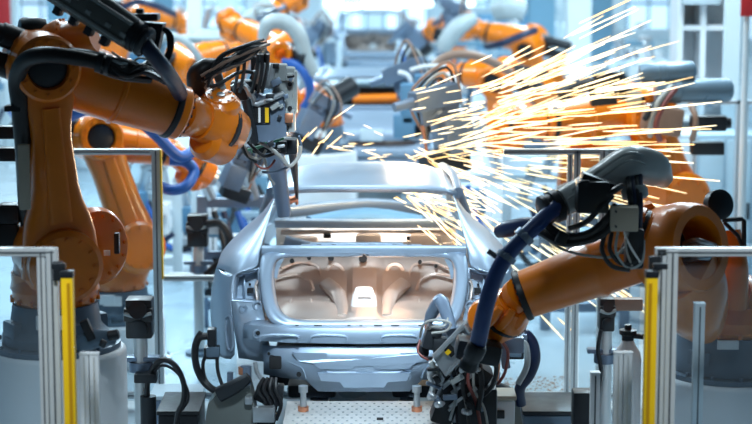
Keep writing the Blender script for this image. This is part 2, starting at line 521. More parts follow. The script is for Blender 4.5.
    obj('embossing', rb, 'zinc_warm', sb)
    hd = MB()
    for x, y, r_ in ((292, 261, .016), (309, 258, .014), (331, 258, .02), (363, 258.5, .028), (284, 304, .012), (303, 307, .016), (398, 307, .016), (420, 262, .014), (436, 266, .012), (440, 303, .012)):
        hd.lathe(P(x, y, 12.62 if y > 290 else 12.78), (0, -1, .3), [(-.02, r_), (.012, r_)], 12)
    objs('panel_hole', hd, 'hole', sb)
    br = MB().slab([P(364, 292, 12.5), P(364, 304, 12.3), P(364, 319, 12.0)], [.06, .085, .095], [.04, .04, .03], (0, 1, 1), 16, 5)
    bo = obj('centre_bracket', br, 'white', root)
    obj('slot', MB().box(P(364.5, 299, 12.30), (.085, .02, .02)), 'hole', bo)
    # side walls of the boot
    sw = MB().grid([[V((X0 - .66, 11.95, zf - .1)), V((X0 - .67, 12.95, zf - .1))], [V((X0 - .70, 12.0, zf + .2)), V((X0 - .70, 12.95, zf + .25))], [V((X0 - .66, 12.2, zt)), V((X0 - .66, 13.05, zt))]])
    for sgn in (0, 1):
        obj('boot_side_wall', sw.mirror(X0) if sgn else sw, 'zinc_warm', root, solid=.01)
    # ---- parcel shelf seen through the rear window
    zs = P(364, 244, 12.5).z
    ps = MB().box((X0 - .02, 12.36, zs), (.80, .22, .012)).box((X0 - .05, 12.46, zs + .006), (.62, .06, .02), bev=.006)
    pso = obj('parcel_shelf', ps, 'zinc', root)
    so = MB()
    so.box((X0 - .02, 12.36, zs + .006), (.24, .08, .012))
    for dx in (-.3, -.2, .2, .3): so.box((X0 + dx, 12.40, zs + .006), (.03, .03, .012))
    objs('slot', so, 'hole', pso)
    # ---- dashboard beams, firewall, cabin floor, pillars, sills, front end
    zc = P(364, 223, 14.5).z
    db = MB().slab([V((X0 - .70, 14.5, zc)), V((X0, 14.46, zc)), V((X0 + .70, 14.5, zc))], [.035] * 3, [.05] * 3, (0, 1, 0), 14, 4)
    obj('dashboard_beam', db, 'zinc', root)
    fw = MB().grid([[V((X0 + x, 14.62 + .05 * math.cos(x * 5), zc - .03)) for x in (-.7, -.45, -.2, 0, .2, .45, .7)], [V((X0 + x, 14.55 + .05 * math.cos(x * 5), zc - .3)) for x in (-.7, -.45, -.2, 0, .2, .45, .7)], [V((X0 + x, 14.3, zc - .62)) for x in (-.7, -.45, -.2, 0, .2, .45, .7)]])
    fwo = obj('firewall', fw, 'zinc_warm', root, solid=.012)
    fo = MB().box(V((X0 - .3, 14.5, zc - .1)), (.06, .06, .03)).box(V((X0 - .02, 14.5, zc - .1)), (.07, .06, .035)).box(V((X0 + .34, 14.5, zc - .12)), (.05, .06, .03)).box(V((X0 - .42, 14.5, zc - .16)), (.05, .06, .03))
    objs('panel_hole', fo, 'hole', fwo)
    fr_ = MB()
    for zz_, q_ in ((-.07, .02), (-.16, .016), (-.25, .022)):
        fr_.tube([V((X0 + x, 14.55 + .05 * math.cos(x * 5) - abs(zz_) * .3, zc + zz_)) for x in (-.66, -.4, -.1, .2, .45, .66)], q_, 7, 4)
    fr_.box(V((X0 + .02, 14.42, zc - .17)), (.2, .1, .2), None, .03).box(V((X0 - .48, 14.42, zc - .16)), (.22, .1, .14), None, .03).box(V((X0 + .46, 14.42, zc - .15)), (.24, .1, .16), None, .03)
    obj('embossing', fr_, 'zinc_warm', fwo)
    obj('wiper_bracket', MB().slab([V((X0 - .62, 14.35, zc - .12)), V((X0 - .25, 14.3, zc - .20)), V((X0 - .02, 14.3, zc - .22))], [.05, .04, .03], [.04] * 3, (0, 1, 0), 12, 3), 'gunblue', root)
    cr = MB().tube([V((X0 - .66, 13.85, zc - .20)), V((X0, 13.8, zc - .17)), V((X0 + .66, 13.85, zc - .20))], .03, 10)
    cr.box((X0 - .36, 13.84, zc - .20), (.16, .07, .10), bev=.01).box((X0 + .28, 13.82, zc - .19), (.2, .07, .12), bev=.01)
    obj('cross_tube', cr, 'zinc_warm', root)
    ff = MB().box((X0, 13.65, .78), (1.5, 1.5, .02)).slab([V((X0, 12.95, .80)), V((X0, 14.4, .86))], [.1, .15], [.08, .12], (0, 0, 1), 14, 3)
    obj('cabin_floor', ff, 'zinc_warm', root)
    for s_ in (-1, 1):
        x = lambda a: X0 + s_ * a
        zr2 = zr + .03
        obj('roof_rail', MB().slab([V((x(.645), 12.9, zr - .02)), V((x(.63), 13.4, zr2)), V((x(.575), 14.05, zr2 - .02))], [.035] * 3, [.03] * 3, (1, 0, .3), 12, 3), 'zinc', root)
        obj('front_pillar', MB().slab([V((x(.575), 14.02, zr2 - .02)), V((x(.66), 14.45, zc + .17)), V((x(.74), 14.85, zc - .02))], [.03, .035, .04], [.03] * 3, (1, 0, 0), 12, 3), 'zinc', root)
        obj('centre_pillar', MB().slab([V((x(.635), 13.45, zr)), V((x(.76), 13.5, 1.35)), V((x(.80), 13.5, .72))], [.05, .06, .09], [.035, .04, .05], (1, 0, 0), 12, 3), 'zinc', root)
        obj('sill', MB().slab([V((x(.82), 12.9, .72)), V((x(.82), 14.9, .72))], [.08, .08], [.06, .06], (1, 0, 0), 12, 4), 'zinc', root)
        fe = [[V((x(.72), 14.8, zc - .04)), V((x(.70), 15.4, zc - .07)), V((x(.62), 15.9, zc - .16))], [V((x(.86), 14.8, zc - .12)), V((x(.86), 15.4, zc - .14)), V((x(.74), 15.9, zc - .22))], [V((x(.91), 14.8, .95)), V((x(.92), 15.4, 1.02)), V((x(.82), 15.9, .8))]]
        obj('front_fender', MB().grid(fe), 'zinc', root, solid=.012, sub=1, sharp=60)
    # open engine bay: strut towers, bulkhead and front cross member
    for s_ in (-1, 1):
        obj('strut_tower', MB().lathe((X0 + s_ * .56, 15.1, zc - .30), (0, 0, 1), [(0, .17), (.20, .14), (.22, .12), (.225, .05)], 20), 'zinc', root)
    obj('front_bulkhead', MB().slab([V((X0 - .45, 15.2, zc - .16)), V((X0, 15.3, zc - .13)), V((X0 + .45, 15.2, zc - .16))], [.10, .12, .10], [.16, .2, .16], (0, 1, 0), 16, 4), 'bluecab', root)
    obj('front_crossmember', MB().slab([V((X0 - .66, 15.75, zc - .10)), V((X0, 15.92, zc - .07)), V((X0 + .66, 15.75, zc - .10))], [.05, .06, .05], [.05] * 3, (0, 1, 0), 14, 4), 'zinc', root)
    return root

car1 = make_car('bare silver car body shell nearest the camera, open boot frame facing out', 'bare car bodies on the line')
obj('rail', MB().box((0, 0, 0), (.01, .01, .01)), 'zinc') if False else None
car3 = copy_tree(car1)
car3.location = V((-.06, 37.4, .03)); car3['label'] = 'pale bare car body farthest back, at the top centre of the photo'
car2 = copy_tree(car1)
car2.location = V((-.05, 21.6, -.02)); car2['label'] = 'bare car body in the middle of the row, with a closed boot lid'
# closed boot lid of the middle car
l_ = MB()
org = ORG['car_body']
def lp_(x, t):
    # from the shelf beam down and back to the lower edge
    y = 12.16 - .42 * math.sin(t * math.pi / 2); z = P(364, 250, 12.17).z - .02 - .30 * (1 - math.cos(t * math.pi / 2)) * 1.05
    return V((x - .0, y, z))
l_.grid([[lp_(X0 + s * .66 * (1 - .04 * t), t) + V((0, .03 * s * s, 0)) for s in [-1 + k / 8 for k in range(17)]] for t in [i / 8 for i in range(9)]])
lid = obj('boot_lid', l_, 'zinc', car2, solid=.012) if False else None
def late_child(name, mb, m, root, src_org, solid=0):
    """part given in the coordinates of the first car, hung on a copy"""
    ORG[root.name] = src_org
    o = obj(name, mb, m, root, solid=solid)
    return o
lid = late_child('boot_lid', l_, 'zinc', car2, ORG[car1.name], .012)
pr_ = MB().box((X0, 11.735, P(364, 300, 11.75).z - .02), (.26, .03, .14), bev=.02)
late_child('plate_recess', pr_, 'greycab', car2, ORG[car1.name])

late_child('cabin_shade_slab', MB().box((X0, 13.3, P(364, 225, 13.3).z), (1.2, .06, .34), None, .02), 'dark', car2, ORG[car1.name])  # added dark slab stands in for the shade inside the cabin
late_child('orange_cross_tube', MB().tube([V((X0 - .22, 12.75, P(364, 228, 12.75).z)), V((X0 + .1, 12.72, P(364, 228, 12.75).z + .01)), V((X0 + .58, 12.75, P(364, 228, 12.75).z + .02))], .055, 12), 'orange', car2, ORG[car1.name])
# ================================================================= ROBOTS
def pedestal(label, c, zt, r, group=None):
    t = thing('robot_pedestal', label, 'pedestal', (c.x, c.y, 0), group)
    obj('drum', MB().lathe((c.x, c.y, 0), (0, 0, 1), [(0, r), (zt - .03, r), (zt - .012, r - .006), (zt, r - .02)], 40), 'white', t)
    b = MB().lathe((c.x, c.y, zt), (0, 0, 1), [(0, r * .92), (.03, r * .92)], 40)
    b.bolts((c.x, c.y, zt + .03), (0, 0, 1), r * .87, 14, .012, .02)
    obj('flange_plate', b, 'basegrey', t)
    obj('base_ring', MB().lathe((c.x, c.y, 0), (0, 0, 1), [(0, r + .05), (.03, r + .05)], 40).bolts((c.x, c.y, .03), (0, 0, 1), r + .025, 14, .012, .02), 'steel', t)
    return t

def robot(label, c, zt, Sx, E, W, T, k=1., nrm=None, group='orange welding robots', motors=True, hose='navy', hosept=None, wid=None, fk=1., br=.85):
    """c base centre, zt top of the pedestal; Sx shoulder, E elbow, W wrist, T tool flange (world points)"""
    root = thing('welding_robot', label, 'robot', (c.x, c.y, zt + .03), group)
    Sx, E, W, T = V(Sx), V(E), V(W), V(T)
    n = V(nrm).normalized() if nrm else (E - Sx).cross(W - E).normalized()
    if n.y > 0: n = -n                       # towards the camera
    z0 = zt + .036
    # base casting
    b = MB().lathe((c.x, c.y, z0), (0, 0, 1), [(0, .34 * k * br), (.05, .34 * k * br), (.10, .29 * k * br), (.20 * k, .27 * k * br)], 36)
    for a in range(4):
        an = a * math.pi / 2 + .6
        d = V((math.cos(an), math.sin(an), 0))
        b.box((c.x + d.x * .25 * k * br, c.y + d.y * .25 * k * br, z0 + .07), (.13 * k, .14 * k, .14), Matrix.Rotation(an, 3, 'Z'), .02)
    base = obj('base', b, 'basegrey', root)
    obj('label_plate', MB().box((c.x + .02, c.y - .285 * k, z0 + .15 * k), (.13 * k, .02, .07 * k)), 'label', base)
    # carousel
    zb = z0 + .20 * k
    cr = MB().lathe((c.x, c.y, zb), (0, 0, 1), [(0, .25 * k * br), (.04, .27 * k * br), (.10 * k, .27 * k * br), (.16 * k, .22 * k)], 36)
    cr.bolts((c.x, c.y, zb + .02), (0, 0, 1), .275 * k * br, 16, .012, .02)
    top = V((c.x, c.y, zb + .08))
    bk = -n * .05 * k
    cr.slab([top, top.lerp(Sx, .55) + bk, Sx + bk], [.22 * k, .20 * k, .19 * k], [.2 * k, .19 * k, .16 * k], n, 24, 3)
    ca = obj('carousel', cr, 'orange', root)
    # shoulder discs
    sh = MB().lathe(Sx - n * .22 * k, n, [(0, .17 * k), (.02, .20 * k), (.30 * k, .20 * k), (.32 * k, .185 * k), (.42 * k, .185 * k), (.44 * k, .16 * k)], 36)
    sh.bolts(Sx + n * .215 * k, n, .14 * k, 12, .012 * k, .02)
    obj('shoulder', sh, 'orange', root)
    mo = MB().lathe(Sx - n * .22 * k, -n, [(0, .12 * k), (.05, .12 * k), (.06, .10 * k), (.30 * k, .10 * k), (.32 * k, .08 * k)], 24)
    obj('shoulder_motor', mo, 'dark', root)
    # link arm
    off = n * .08 * k
    w = wid or [.185, .165, .14, .135, .15, .16]
    pts = [Sx.lerp(E, t) + off for t in (-.06, .15, .4, .65, .88, 1.06)]
    la = MB().slab(pts, [a * k for a in w], [.075 * k, .085 * k, .08 * k, .075 * k, .075 * k, .06 * k], n, 28, 3.2)
    lao = obj('link_arm', la, 'orange', root)
    d = (E - Sx).normalized(); ax = d.cross(n)
    rb = MB().slab([Sx.lerp(E, .22) + off + n * .075 * k, Sx.lerp(E, .8) + off + n * .07 * k], [.06 * k, .045 * k], [.02 * k, .02 * k], n, 16, 4)
    obj('rib', rb, 'orange', lao)
    # elbow
    el = MB().ring(E, n, [(.17 * k, .165 * k), (.185 * k, .15 * k), (.185 * k, .105 * k), (.12 * k, .09 * k), (-.2 * k, .09 * k), (-.2 * k, .15 * k), (-.18 * k, .165 * k)], 36)
    el.bolts(E + n * .185 * k, n, .128 * k, 12, .010 * k, .015)
    eo = obj('elbow', el, 'orange', root)
    obj('elbow_cap', MB().lathe(E - n * .15 * k, n, [(0, .095 * k), (.312 * k, .095 * k), (.318 * k, .085 * k)], 24), 'dark', eo)
    f = (W - E).normalized()
    fo = E - n * .06 * k
    if motors:
        up = f.cross(n)
        mm = MB()
        for a, L in ((.07, .34), (-.07, .30)):
            o = fo - f * .1 * k + up * a * k
            mm.lathe(o, -f, [(0, .062 * k), (.12 * k, .062 * k), (.13 * k, .052 * k), (L * k, .052 * k), (L * k + .02, .04 * k)], 18)
        obj('elbow_motor', mm, 'dark', root)
    # forearm
    kf = k * fk
    L = (W - E).length
    fa = MB().lathe(fo, (W - fo), [(-.16 * k, .10 * k), (-.13 * k, .13 * k), (.08 * k, .145 * kf), (L * .55, .138 * kf), (L * .56, .144 * kf), (L * .58, .144 * kf), (L * .59, .136 * kf), (L * .9, .118 * kf), (L * .96, .118 * kf)], 32)
    fao = obj('forearm', fa, 'orange', root)
    rg = MB().lathe(W, f, [(-.045 * kf, .118 * kf), (-.04 * kf, .124 * kf), (-.02 * kf, .124 * kf), (-.015 * kf, .118 * kf)], 32)
    rgo = obj('wrist_ring', rg, 'dark', root)
    obj('bolt_flange', MB().lathe(W, f, [(-.015 * kf, .117 * kf), (.015 * kf, .117 * kf), (.025 * kf, .108 * kf)], 32), 'orange', rgo)
    obj('bolt', MB().bolts(W + f * .022 * kf, f, .10 * kf, 16, .008 * kf, .014), 'dark', rgo)
    g = (T - W); Lw = g.length; g.normalize()
    wr = MB().lathe(W, g, [(0, .095 * kf), (.05 * kf, .10 * kf), (.10 * kf, .085 * kf), (Lw * .35, .075 * kf), (Lw * .45, .085 * kf)], 28)
    wc = W + g * Lw * .62
    wr.slab([wc - g * .15 * kf, wc, wc + g * .13 * kf], [.085 * kf, .12 * kf, .09 * kf], [.085 * kf, .115 * kf, .085 * kf], n, 24, 2.6)
    side = (n * .45 + V((0, 0, 1))).normalized()
    wr.lathe(wc, side, [(-.15 * kf, .075 * kf), (-.13 * kf, .09 * kf), (.12 * kf, .09 * kf), (.14 * kf, .07 * kf)], 24)
    dn = V((0, 0, -1)); dn = (dn - g * dn.dot(g)).normalized()
    wr.lathe(wc + dn * .085 * kf - g * .10 * kf, g, [(0, .06 * kf), (.03 * kf, .085 * kf), (.16 * kf, .085 * kf), (.19 * kf, .06 * kf)], 22)
    wo = obj('wrist', wr, 'orange', root)
    obj('wrist_seam', MB().lathe(wc - g * .012 * kf, g, [(0, .125 * kf), (.024 * kf, .125 * kf)], 28).lathe(W + g * Lw * .36, g, [(0, .082 * kf), (.02 * kf, .082 * kf)], 24), 'dark', wo)
    obj('wrist_cap', MB().lathe(wc + side * .135 * kf, side, [(0, .07 * kf), (.012 * kf, .066 * kf)], 24), 'orange', wo)
    obj('cap_bolt', MB().bolts(wc + side * .145 * kf, side, .052 * kf, 8, .007 * kf, .01).lathe(wc + side * .14 * kf, side, [(0, .02 * kf), (.015 * kf, .018 * kf)], 12), 'steel', wo)
    obj('tool_flange', MB().lathe(T - g * .09 * k, g, [(0, .06 * k), (.03 * k, .075 * k), (.09 * k, .075 * k)], 24), 'steel', root)
    if hosept:
        obj('dress_hose', MB().tube(hosept, .042 * k, 12, 6), hose, root)
    return root

# ----------------------------------------------------------------- weld guns
def gun(label, T, tip, up, k=1., group='spot welding guns', wires=True):
    """generic C gun for the blurred robots: body at T, electrodes meeting at tip"""
    T, tip, up = V(T), V(tip), V(up).normalized()
    d = (tip - T); L = d.length; d.normalize()
    u = (up - d * up.dot(d)).normalized(); s = d.cross(u)
    R = Matrix((d, s, u)).transposed()
    r = thing('spot_welding_gun', label, 'welding gun', T, group)
    obj('mount_plate', MB().box(T + d * .13 * k, (.2 * k, .22 * k, .26 * k), R, .015).box(T + d * .2 * k + u * .16 * k, (.28 * k, .05, .12 * k), R, .01), 'gunblue', r)
    obj('transformer', MB().box(T + d * .22 * k - u * .16 * k, (.3 * k, .18 * k, .16 * k), R, .02), 'dark', r)
    obj('actuator', MB().box(T + d * .22 * k + u * .27 * k, (.32 * k, .13 * k, .13 * k), R, .015).lathe(T + u * .27 * k + d * .38 * k, d, [(0, .035 * k), (.14 * k, .03 * k)], 14), 'gunblue', r)
    for q in (1, -1):
        a = T + d * .2 * k + u * (.17 * q * k)
        b = tip - d * .12 * k + u * (.17 * q * k)
        e = tip + u * (.07 * q * k)
        arm = obj('electrode_arm', MB().tube([a, a.lerp(b, .5) + u * .03 * q, b, tip - d * .02 + u * .12 * q * k], [.05 * k, .042 * k, .034 * k, .028 * k], 10), 'gunblue', r)
        obj('electrode_tip', MB().cyl(tip + u * .11 * q * k, tip + u * .012 * q, .016 * k, .008 * k, 10), 'copper', arm)
    if wires:
        for j in range(4):
            a = T + d * .06 * k + s * (.1 - .05 * j) * k + u * .2 * k
            obj('cable', MB().tube([a, a + u * (.16 + .04 * j) * k + d * .05, T + d * (.2 + .05 * j) * k + u * (.30) * k + s * .1 * k, T + d * .3 * k + s * .05], .010 * k, 7), ('rubber', 'palewire', 'rubber', 'brownhose')[j], r)
    return r
# ================================================================= FRONT LEFT ROBOT
Y = 10.5
cl = P(52, 352, Y); cl = V((cl.x, Y + .15, cl.z))
ztL = cl.z
pedestal('white drum pedestal under the large dark-lit robot at left', V((cl.x, cl.y, 0)), ztL, .40, 'white robot pedestals')
RL = robot('large orange robot at left front with long arm reaching over the car', V((cl.x, cl.y, 0)), ztL,
           P(58, 258, 10.55), P(41, 64, 10.45), P(178, 112, 10.75), P(240, 132, 11.28), 1.12,
           hosept=None, wid=[.205, .18, .115, .100, .135, .155], fk=1.2, br=.8)
# second shoulder lobe at the right
c_ = P(82, 246, 10.85); ax_ = V((.72, -.66, .12)).normalized()
lb = MB().lathe(c_, ax_, [(-.16, .19), (-.12, .225), (.02, .225), (.03, .21), (.06, .21), (.07, .225), (.14, .225), (.17, .20), (.18, .15)], 40)
lb.bolts(c_ + ax_ * .175, ax_, .17, 14, .010, .015)
so_ = obj('shoulder_gear', lb, 'orange', RL)
obj('label_plate', MB().box(P(107, 253, 10.62), (.035, .012, .03)), 'label', so_)
obj('limit_switch', MB().box(P(117, 243, 10.7), (.03, .05, .12), bev=.006), 'dark', so_)
# lower arm cover, pale strip and black blocks behind the arm
obj('arm_strip', MB().box(P(24.5, 177, 10.28), (.062, .03, .36), bev=.005), 'beige', RL)
blk = MB().box(P(7, 132, 10.8), (.12, .08, .075), bev=.01).box(P(9, 154, 10.8), (.10, .08, .08), bev=.01).box(P(10, 213, 10.7), (.13, .12, .12), bev=.03).box(P(6, 236, 10.7), (.16, .12, .16), bev=.03)
objs('cable_clamp', blk, 'dark', RL)
# elbow motor and gear at top
m_ = MB().lathe(P(44, 34, 10.6), (-1, -.35, .12), [(0, .085), (.04, .09), (.12, .085), (.14, .07)], 22)
obj('elbow_motor', m_, 'dark', RL)
eg = MB().lathe(P(62, 46, 10.55), (.9, -.2, .25), [(-.13, .12), (-.02, .145), (0, .15), (.03, .15), (.05, .125), (.16, .11), (.2, .08)], 32)
eg.bolts(P(62, 46, 10.55) + V((.03, 0, .01)), (.9, -.2, .25), .14, 18, .008, .014)
obj('elbow_gear', eg, 'orange', RL)
# covers and black terminals on the base
bc_ = MB().slab([P(84, 344, 10.35), P(96, 338, 10.3), P(112, 338, 10.35)], [.05, .055, .04], [.06, .07, .05], (0, -1, .3), 16, 3)
obj('base_cover', bc_, 'basegrey', RL)
objs('terminal', MB().cyl(P(108, 336, 10.28), P(119, 334, 10.28), .028, bev=.006).cyl(P(100, 342, 10.2), P(106, 345, 10.2), .022, bev=.005).box(P(88, 330, 10.25), (.05, .05, .12), Matrix.Rotation(-.4, 3, 'Y'), .01), 'dark', RL)
# dress hoses
h1 = [P(28, 230, 10.7), P(25, 190, 10.6), P(24, 150, 10.4), P(20, 105, 10.3), P(17, 80, 10.25), P(24, 62, 10.15), P(42, 55, 10.08), P(70, 57, 10.08), P(98, 62, 10.1), P(118, 66, 10.15)]
obj('dress_hose', MB().tube(h1, [.04, .045, .05, .05, .048, .046, .045, .043, .041, .04], 14, 7), 'rubber', RL)
objs('hose_clamp', MB().cyl(P(97, 61.5, 10.1), P(103, 63, 10.1), .058).cyl(P(106, 64, 10.1), P(110, 65, 10.1), .055).box(P(14, 108, 10.3), (.09, .1, .03)), 'dark', RL)
h2 = [P(70, 51, 10.3), P(92, 54, 10.2), P(112, 60, 10.2), P(132, 68, 10.3), P(150, 72, 10.4)]
obj('cable', MB().tube(h2, .02, 8, 6), 'rubber', RL)
for (pts, mt, r_) in (
    ([(104,70,10.2),(120,60,10.15),(140,66,10.2),(150,62,10.3),(160,74,10.4)], 'rubber', .013),
    ([(96,56,10.2),(115,72,10.12),(135,74,10.2),(158,72,10.4)], 'palewire', .008),
    ([(108,62,10.1),(125,76,10.1),(145,72,10.2),(165,82,10.4)], 'rubber', .016),
    ([(112,52,10.2),(128,62,10.15),(142,58,10.2),(160,66,10.4)], 'palewire', .007),
    ([(100,70,10.2),(122,77,10.15),(150,80,10.3)], 'rubber', .02)):
    obj('cable', MB().tube(px_list(pts), r_, 7, 6), mt, RL)
for k_ in range(9):
    e_ = rnd.uniform
    obj('cable', MB().tube([P(100 + e_(-4, 8), 60 + e_(-4, 8), 10.1), P(118 + e_(-4, 4), 68 + e_(-10, 8), 10.1), P(138 + e_(-5, 5), 68 + e_(-8, 10), 10.15), P(152 + e_(-4, 4), 72 + e_(-10, 6), 10.3), P(168 + e_(-4, 4), 82 + e_(-4, 6), 10.55)], (.008, .012, .009)[k_ % 3], 7, 6), ('rubber', 'rubber', 'palehose')[k_ % 3], RL)
# grey hose-retractor housing on top
A_, B_ = P(40, -26, 10.2), P(137, 37, 10.0)
dH = (B_ - A_).normalized(); LH = (B_ - A_).length
hs = MB().slab([A_, A_.lerp(B_, .5), A_.lerp(B_, .93), B_], [.098, .098, .088, .07], [.09, .09, .08, .065], (0, -1, .25), 24, 2.8)
ho = obj('hose_housing', hs, 'housing', RL)
upH = dH.cross(V((0, 1, 0))).normalized(); upH = upH if upH.z > 0 else -upH
fin = MB()
for q in (.052, -.058):
    fin.slab([A_ + upH * q + V((0, -.085, .0)), B_.lerp(A_, .08) + upH * q + V((0, -.08, 0))], [.010, .010], [.02, .02], (0, -1, 0), 10, 4)
for t in (.35, .55, .75, .9):
    fin.box(A_.lerp(B_, t) - upH * .02 + V((0, -.092, 0)), (.03, .02, .02), rotto(dH))
obj('housing_rib', fin, 'lighthousing', ho)
obj('rail_or_highlight', MB().tube([A_ + upH * .088 + V((0, -.04, 0)), A_.lerp(B_, .5) + upH * .088 + V((0, -.04, 0)), A_.lerp(B_, .95) + upH * .078 + V((0, -.04, 0))], .012, 8, 3), 'alu', ho)  # bright strip added as the highlight along the housing's upper edge
tp = MB().lathe(P(82, -4, 10.25), dH, [(0, .05), (.03, .055), (.15, .055), (.17, .04), (.2, .04)], 18)
obj('pressure_cylinder', tp, 'lighthousing', ho)
nz = MB().lathe(B_ - dH * .04, dH, [(0, .075), (.02, .088), (.05, .088), (.055, .078), (.075, .078), (.08, .085), (.10, .085), (.115, .065)], 28)
obj('nozzle_ring', nz, 'dark', ho)
ft = MB()
for t in (.30, .46, .62, .78):
    b_ = A_.lerp(B_, t) - upH * .10
    ft.box(b_ - upH * .0, (.045, .06, .07), rotto(dH), .01)
objs('housing_foot', ft, 'dark', ho)
h3 = [B_ + dH * .04, P(151, 52, 9.98), P(163, 67, 10.05), P(173, 81, 10.25), P(180, 94, 10.6)]
obj('dress_hose', MB().tube(h3, .043, 14, 7), 'navy', RL)
# black junction box and cable loops
jb = MB().prism(px_list([(134,22,10.05),(163,24,10.05),(160,40,10.05),(155,60,10.05),(146,52,10.05),(150,34,10.05)]), (0, .16, 0)).box(P(147, 17, 10.1), (.13, .14, .04), bev=.01).box(P(140, 12, 10.1), (.04, .06, .04), bev=.01)
obj('junction_box', jb, 'dark', RL)
for k_ in range(3):
    obj('cable', MB().tube([P(158 + k_, 26, 10.1), P(167 + 2 * k_, 34, 10.1), P(168 + 2 * k_, 50, 10.1), P(160 + 2 * k_, 66, 10.15), P(148, 64, 10.2)], .009, 7, 6), 'rubber', RL)
# black cable bundle to the gun
obj('dress_hose', MB().tube([P(188, 112, 11.1), P(196, 92, 11.05), P(197, 76, 11.0), P(206, 67, 11.0), P(222, 64, 11.1)], [.045, .055, .06, .05, .03], 14, 6), 'rubber', RL)
for k_ in range(11):
    e_ = rnd.uniform
    obj('cable', MB().tube([P(200 + e_(-6, 6), 76 + e_(-6, 6), 10.95), P(218 + e_(-4, 4), 66 + e_(-5, 6), 11.0 + e_(-.05, .05)), P(240 + e_(-3, 3), 55 + e_(-5, 7), 11.1), P(258 + e_(-3, 5), 47 + e_(-4, 5), 11.3), P(264 + e_(-4, 6), 50 + e_(0, 8), 11.45), P(258 + e_(-8, 8), 82 + e_(-4, 8), 11.6)], .008 + .003 * (k_ % 3), 7, 6), ('rubber', 'rubber', 'brownhose', 'rubber', 'palehose')[k_ % 5], RL)
for k_ in range(8):
    e_ = rnd.uniform
    obj('cable', MB().tube([P(202 + e_(-6, 6), 82 + e_(-8, 8), 10.9), P(222 + e_(-5, 5), 66 + e_(-10, 6), 10.95), P(246 + e_(-5, 5), 50 + e_(-6, 10), 11.1), P(266 + e_(-5, 4), 43 + e_(-4, 8), 11.3)], (.006, .010)[k_ % 2], 7, 6), ('rubber', 'brownhose', 'rubber', 'rubber')[k_ % 4], RL)
for x0_, x1_ in ((238, 234), (244, 240), (258, 252), (262, 258), (268, 262)):
    obj('cable', MB().tube([P(x0_, 54, 11.15), P((x0_ + x1_) / 2 + 2, 70, 11.2), P(x1_, 92, 11.4)], .011, 7, 5), 'rubber', RL)
obj('cable', MB().tube(px_list([(200,78,10.95),(214,86,11.0),(240,72,11.2),(258,74,11.5)]), .012, 7, 6), 'rubber', RL)
obj('cable_support', MB().box(P(222, 90, 11.1), (.05, .05, .34), Matrix.Rotation(-.25, 3, 'Y'), .01).box(P(212, 86, 11.15), (.03, .03, .25), Matrix.Rotation(-.3, 3, 'Y'), .005), 'palehose', RL)

# ---- gun of the left robot
GL = thing('spot_welding_gun', 'grey spot welding gun on the left robot, its electrode on the rear pillar', 'welding gun', P(252, 120, 11.5), 'spot welding guns')
mp = MB().prism(px_list([(243,84,11.45),(262,96,11.45),(284,92,11.45),(287,136,11.45),(268,142,11.45),(250,141,11.45),(252,112,11.45)]), (0, .14, 0))
gp_ = obj('mount_plate', mp, 'gunblue', GL)
obj('plate_rim', MB().tube(px_list([(232,88,11.42),(243,84,11.42),(253,98,11.42),(257,104,11.42),(284,93,11.42)]), .018, 8, 3), 'steel', gp_)
obj('plate_window', MB().box(P(262, 115, 11.44), (.10, .02, .10)), 'hole', gp_)
obj('yellow_strip', MB().box(P(267, 115, 11.43), (.022, .02, .09)), 'yellow', gp_)
obj('pale_strip', MB().box(P(259.5, 115, 11.43), (.014, .02, .09)), 'label', gp_)
obj('side_bracket', MB().tube(px_list([(246,100,11.4),(251,122,11.4),(254,142,11.45)]), .03, 10, 4), 'dark', GL)
obj('transformer', MB().box(P(246, 90, 11.6), (.18, .18, .12), bev=.02).box(P(256, 74, 11.65), (.06, .1, .22), bev=.015), 'dark', GL)
ac = MB().box(P(265, 75, 11.5), (.115, .12, .15), Matrix.Rotation(.15, 3, 'Y'), .01)
for k_ in range(4): ac.box(P(260.5 + 3.2 * k_, 75, 11.43), (.008, .03, .14), Matrix.Rotation(.15, 3, 'Y'))
obj('valve_block', ac, 'steel', GL)
obj('actuator', MB().box(P(283, 96, 11.6), (.13, .14, .36), Matrix.Rotation(.06, 3, 'Y'), .012).box(P(279, 72, 11.55), (.10, .12, .10), None, .012).box(P(288, 120, 11.55), (.09, .1, .14), None, .01).box(P(294, 92, 11.6), (.04, .1, .26), None, .01), 'lighthousing', GL)
fx = MB()
for (x, y) in ((276, 84), (290, 84), (278, 106), (290, 108), (287, 128)):
    fx.lathe(P(x, y, 11.5), (0, -1, 0), [(0, .014), (.02, .014)], 10)
fx.box(P(270, 98, 11.42), (.05, .04, .05), None, .006).box(P(276, 66, 11.45), (.04, .04, .03), None, .006)
objs('bolt_head', fx, 'dark', GL)
obj('copper_shunt', MB().box(P(289, 118, 11.44), (.05, .02, .06), None, .008), 'copper', GL)
arm1 = obj('electrode_arm', MB().slab(px_list([(272,138,11.75),(276,160,11.95),(281,190,12.25),(284,213,12.38)]), [.075, .06, .05, .045], [.06, .055, .05, .045], (0, -1, 0), 16, 4, 4), 'gunblue', GL)
obj('electrode_tip', MB().cyl(P(286, 201, 12.35), P(295, 199, 12.4), .022).cyl(P(288, 197, 12.38), P(290, 204, 12.38), .02), 'copper', arm1)
arm2 = obj('electrode_rod', MB().tube(px_list([(292,146,11.8),(294,165,12.0),(296,185,12.25),(297,199,12.4)]), [.03, .026, .016, .010], 10), 'dark', GL)
obj('electrode_tip', MB().cyl(P(296, 196, 12.38), P(297, 204, 12.42), .014, .01), 'copper', arm2)
obj('gripper_block', MB().box(P(270, 146, 11.75), (.22, .16, .08), None, .02).box(P(290, 146, 11.8), (.10, .14, .10), None, .02), 'dark', GL)
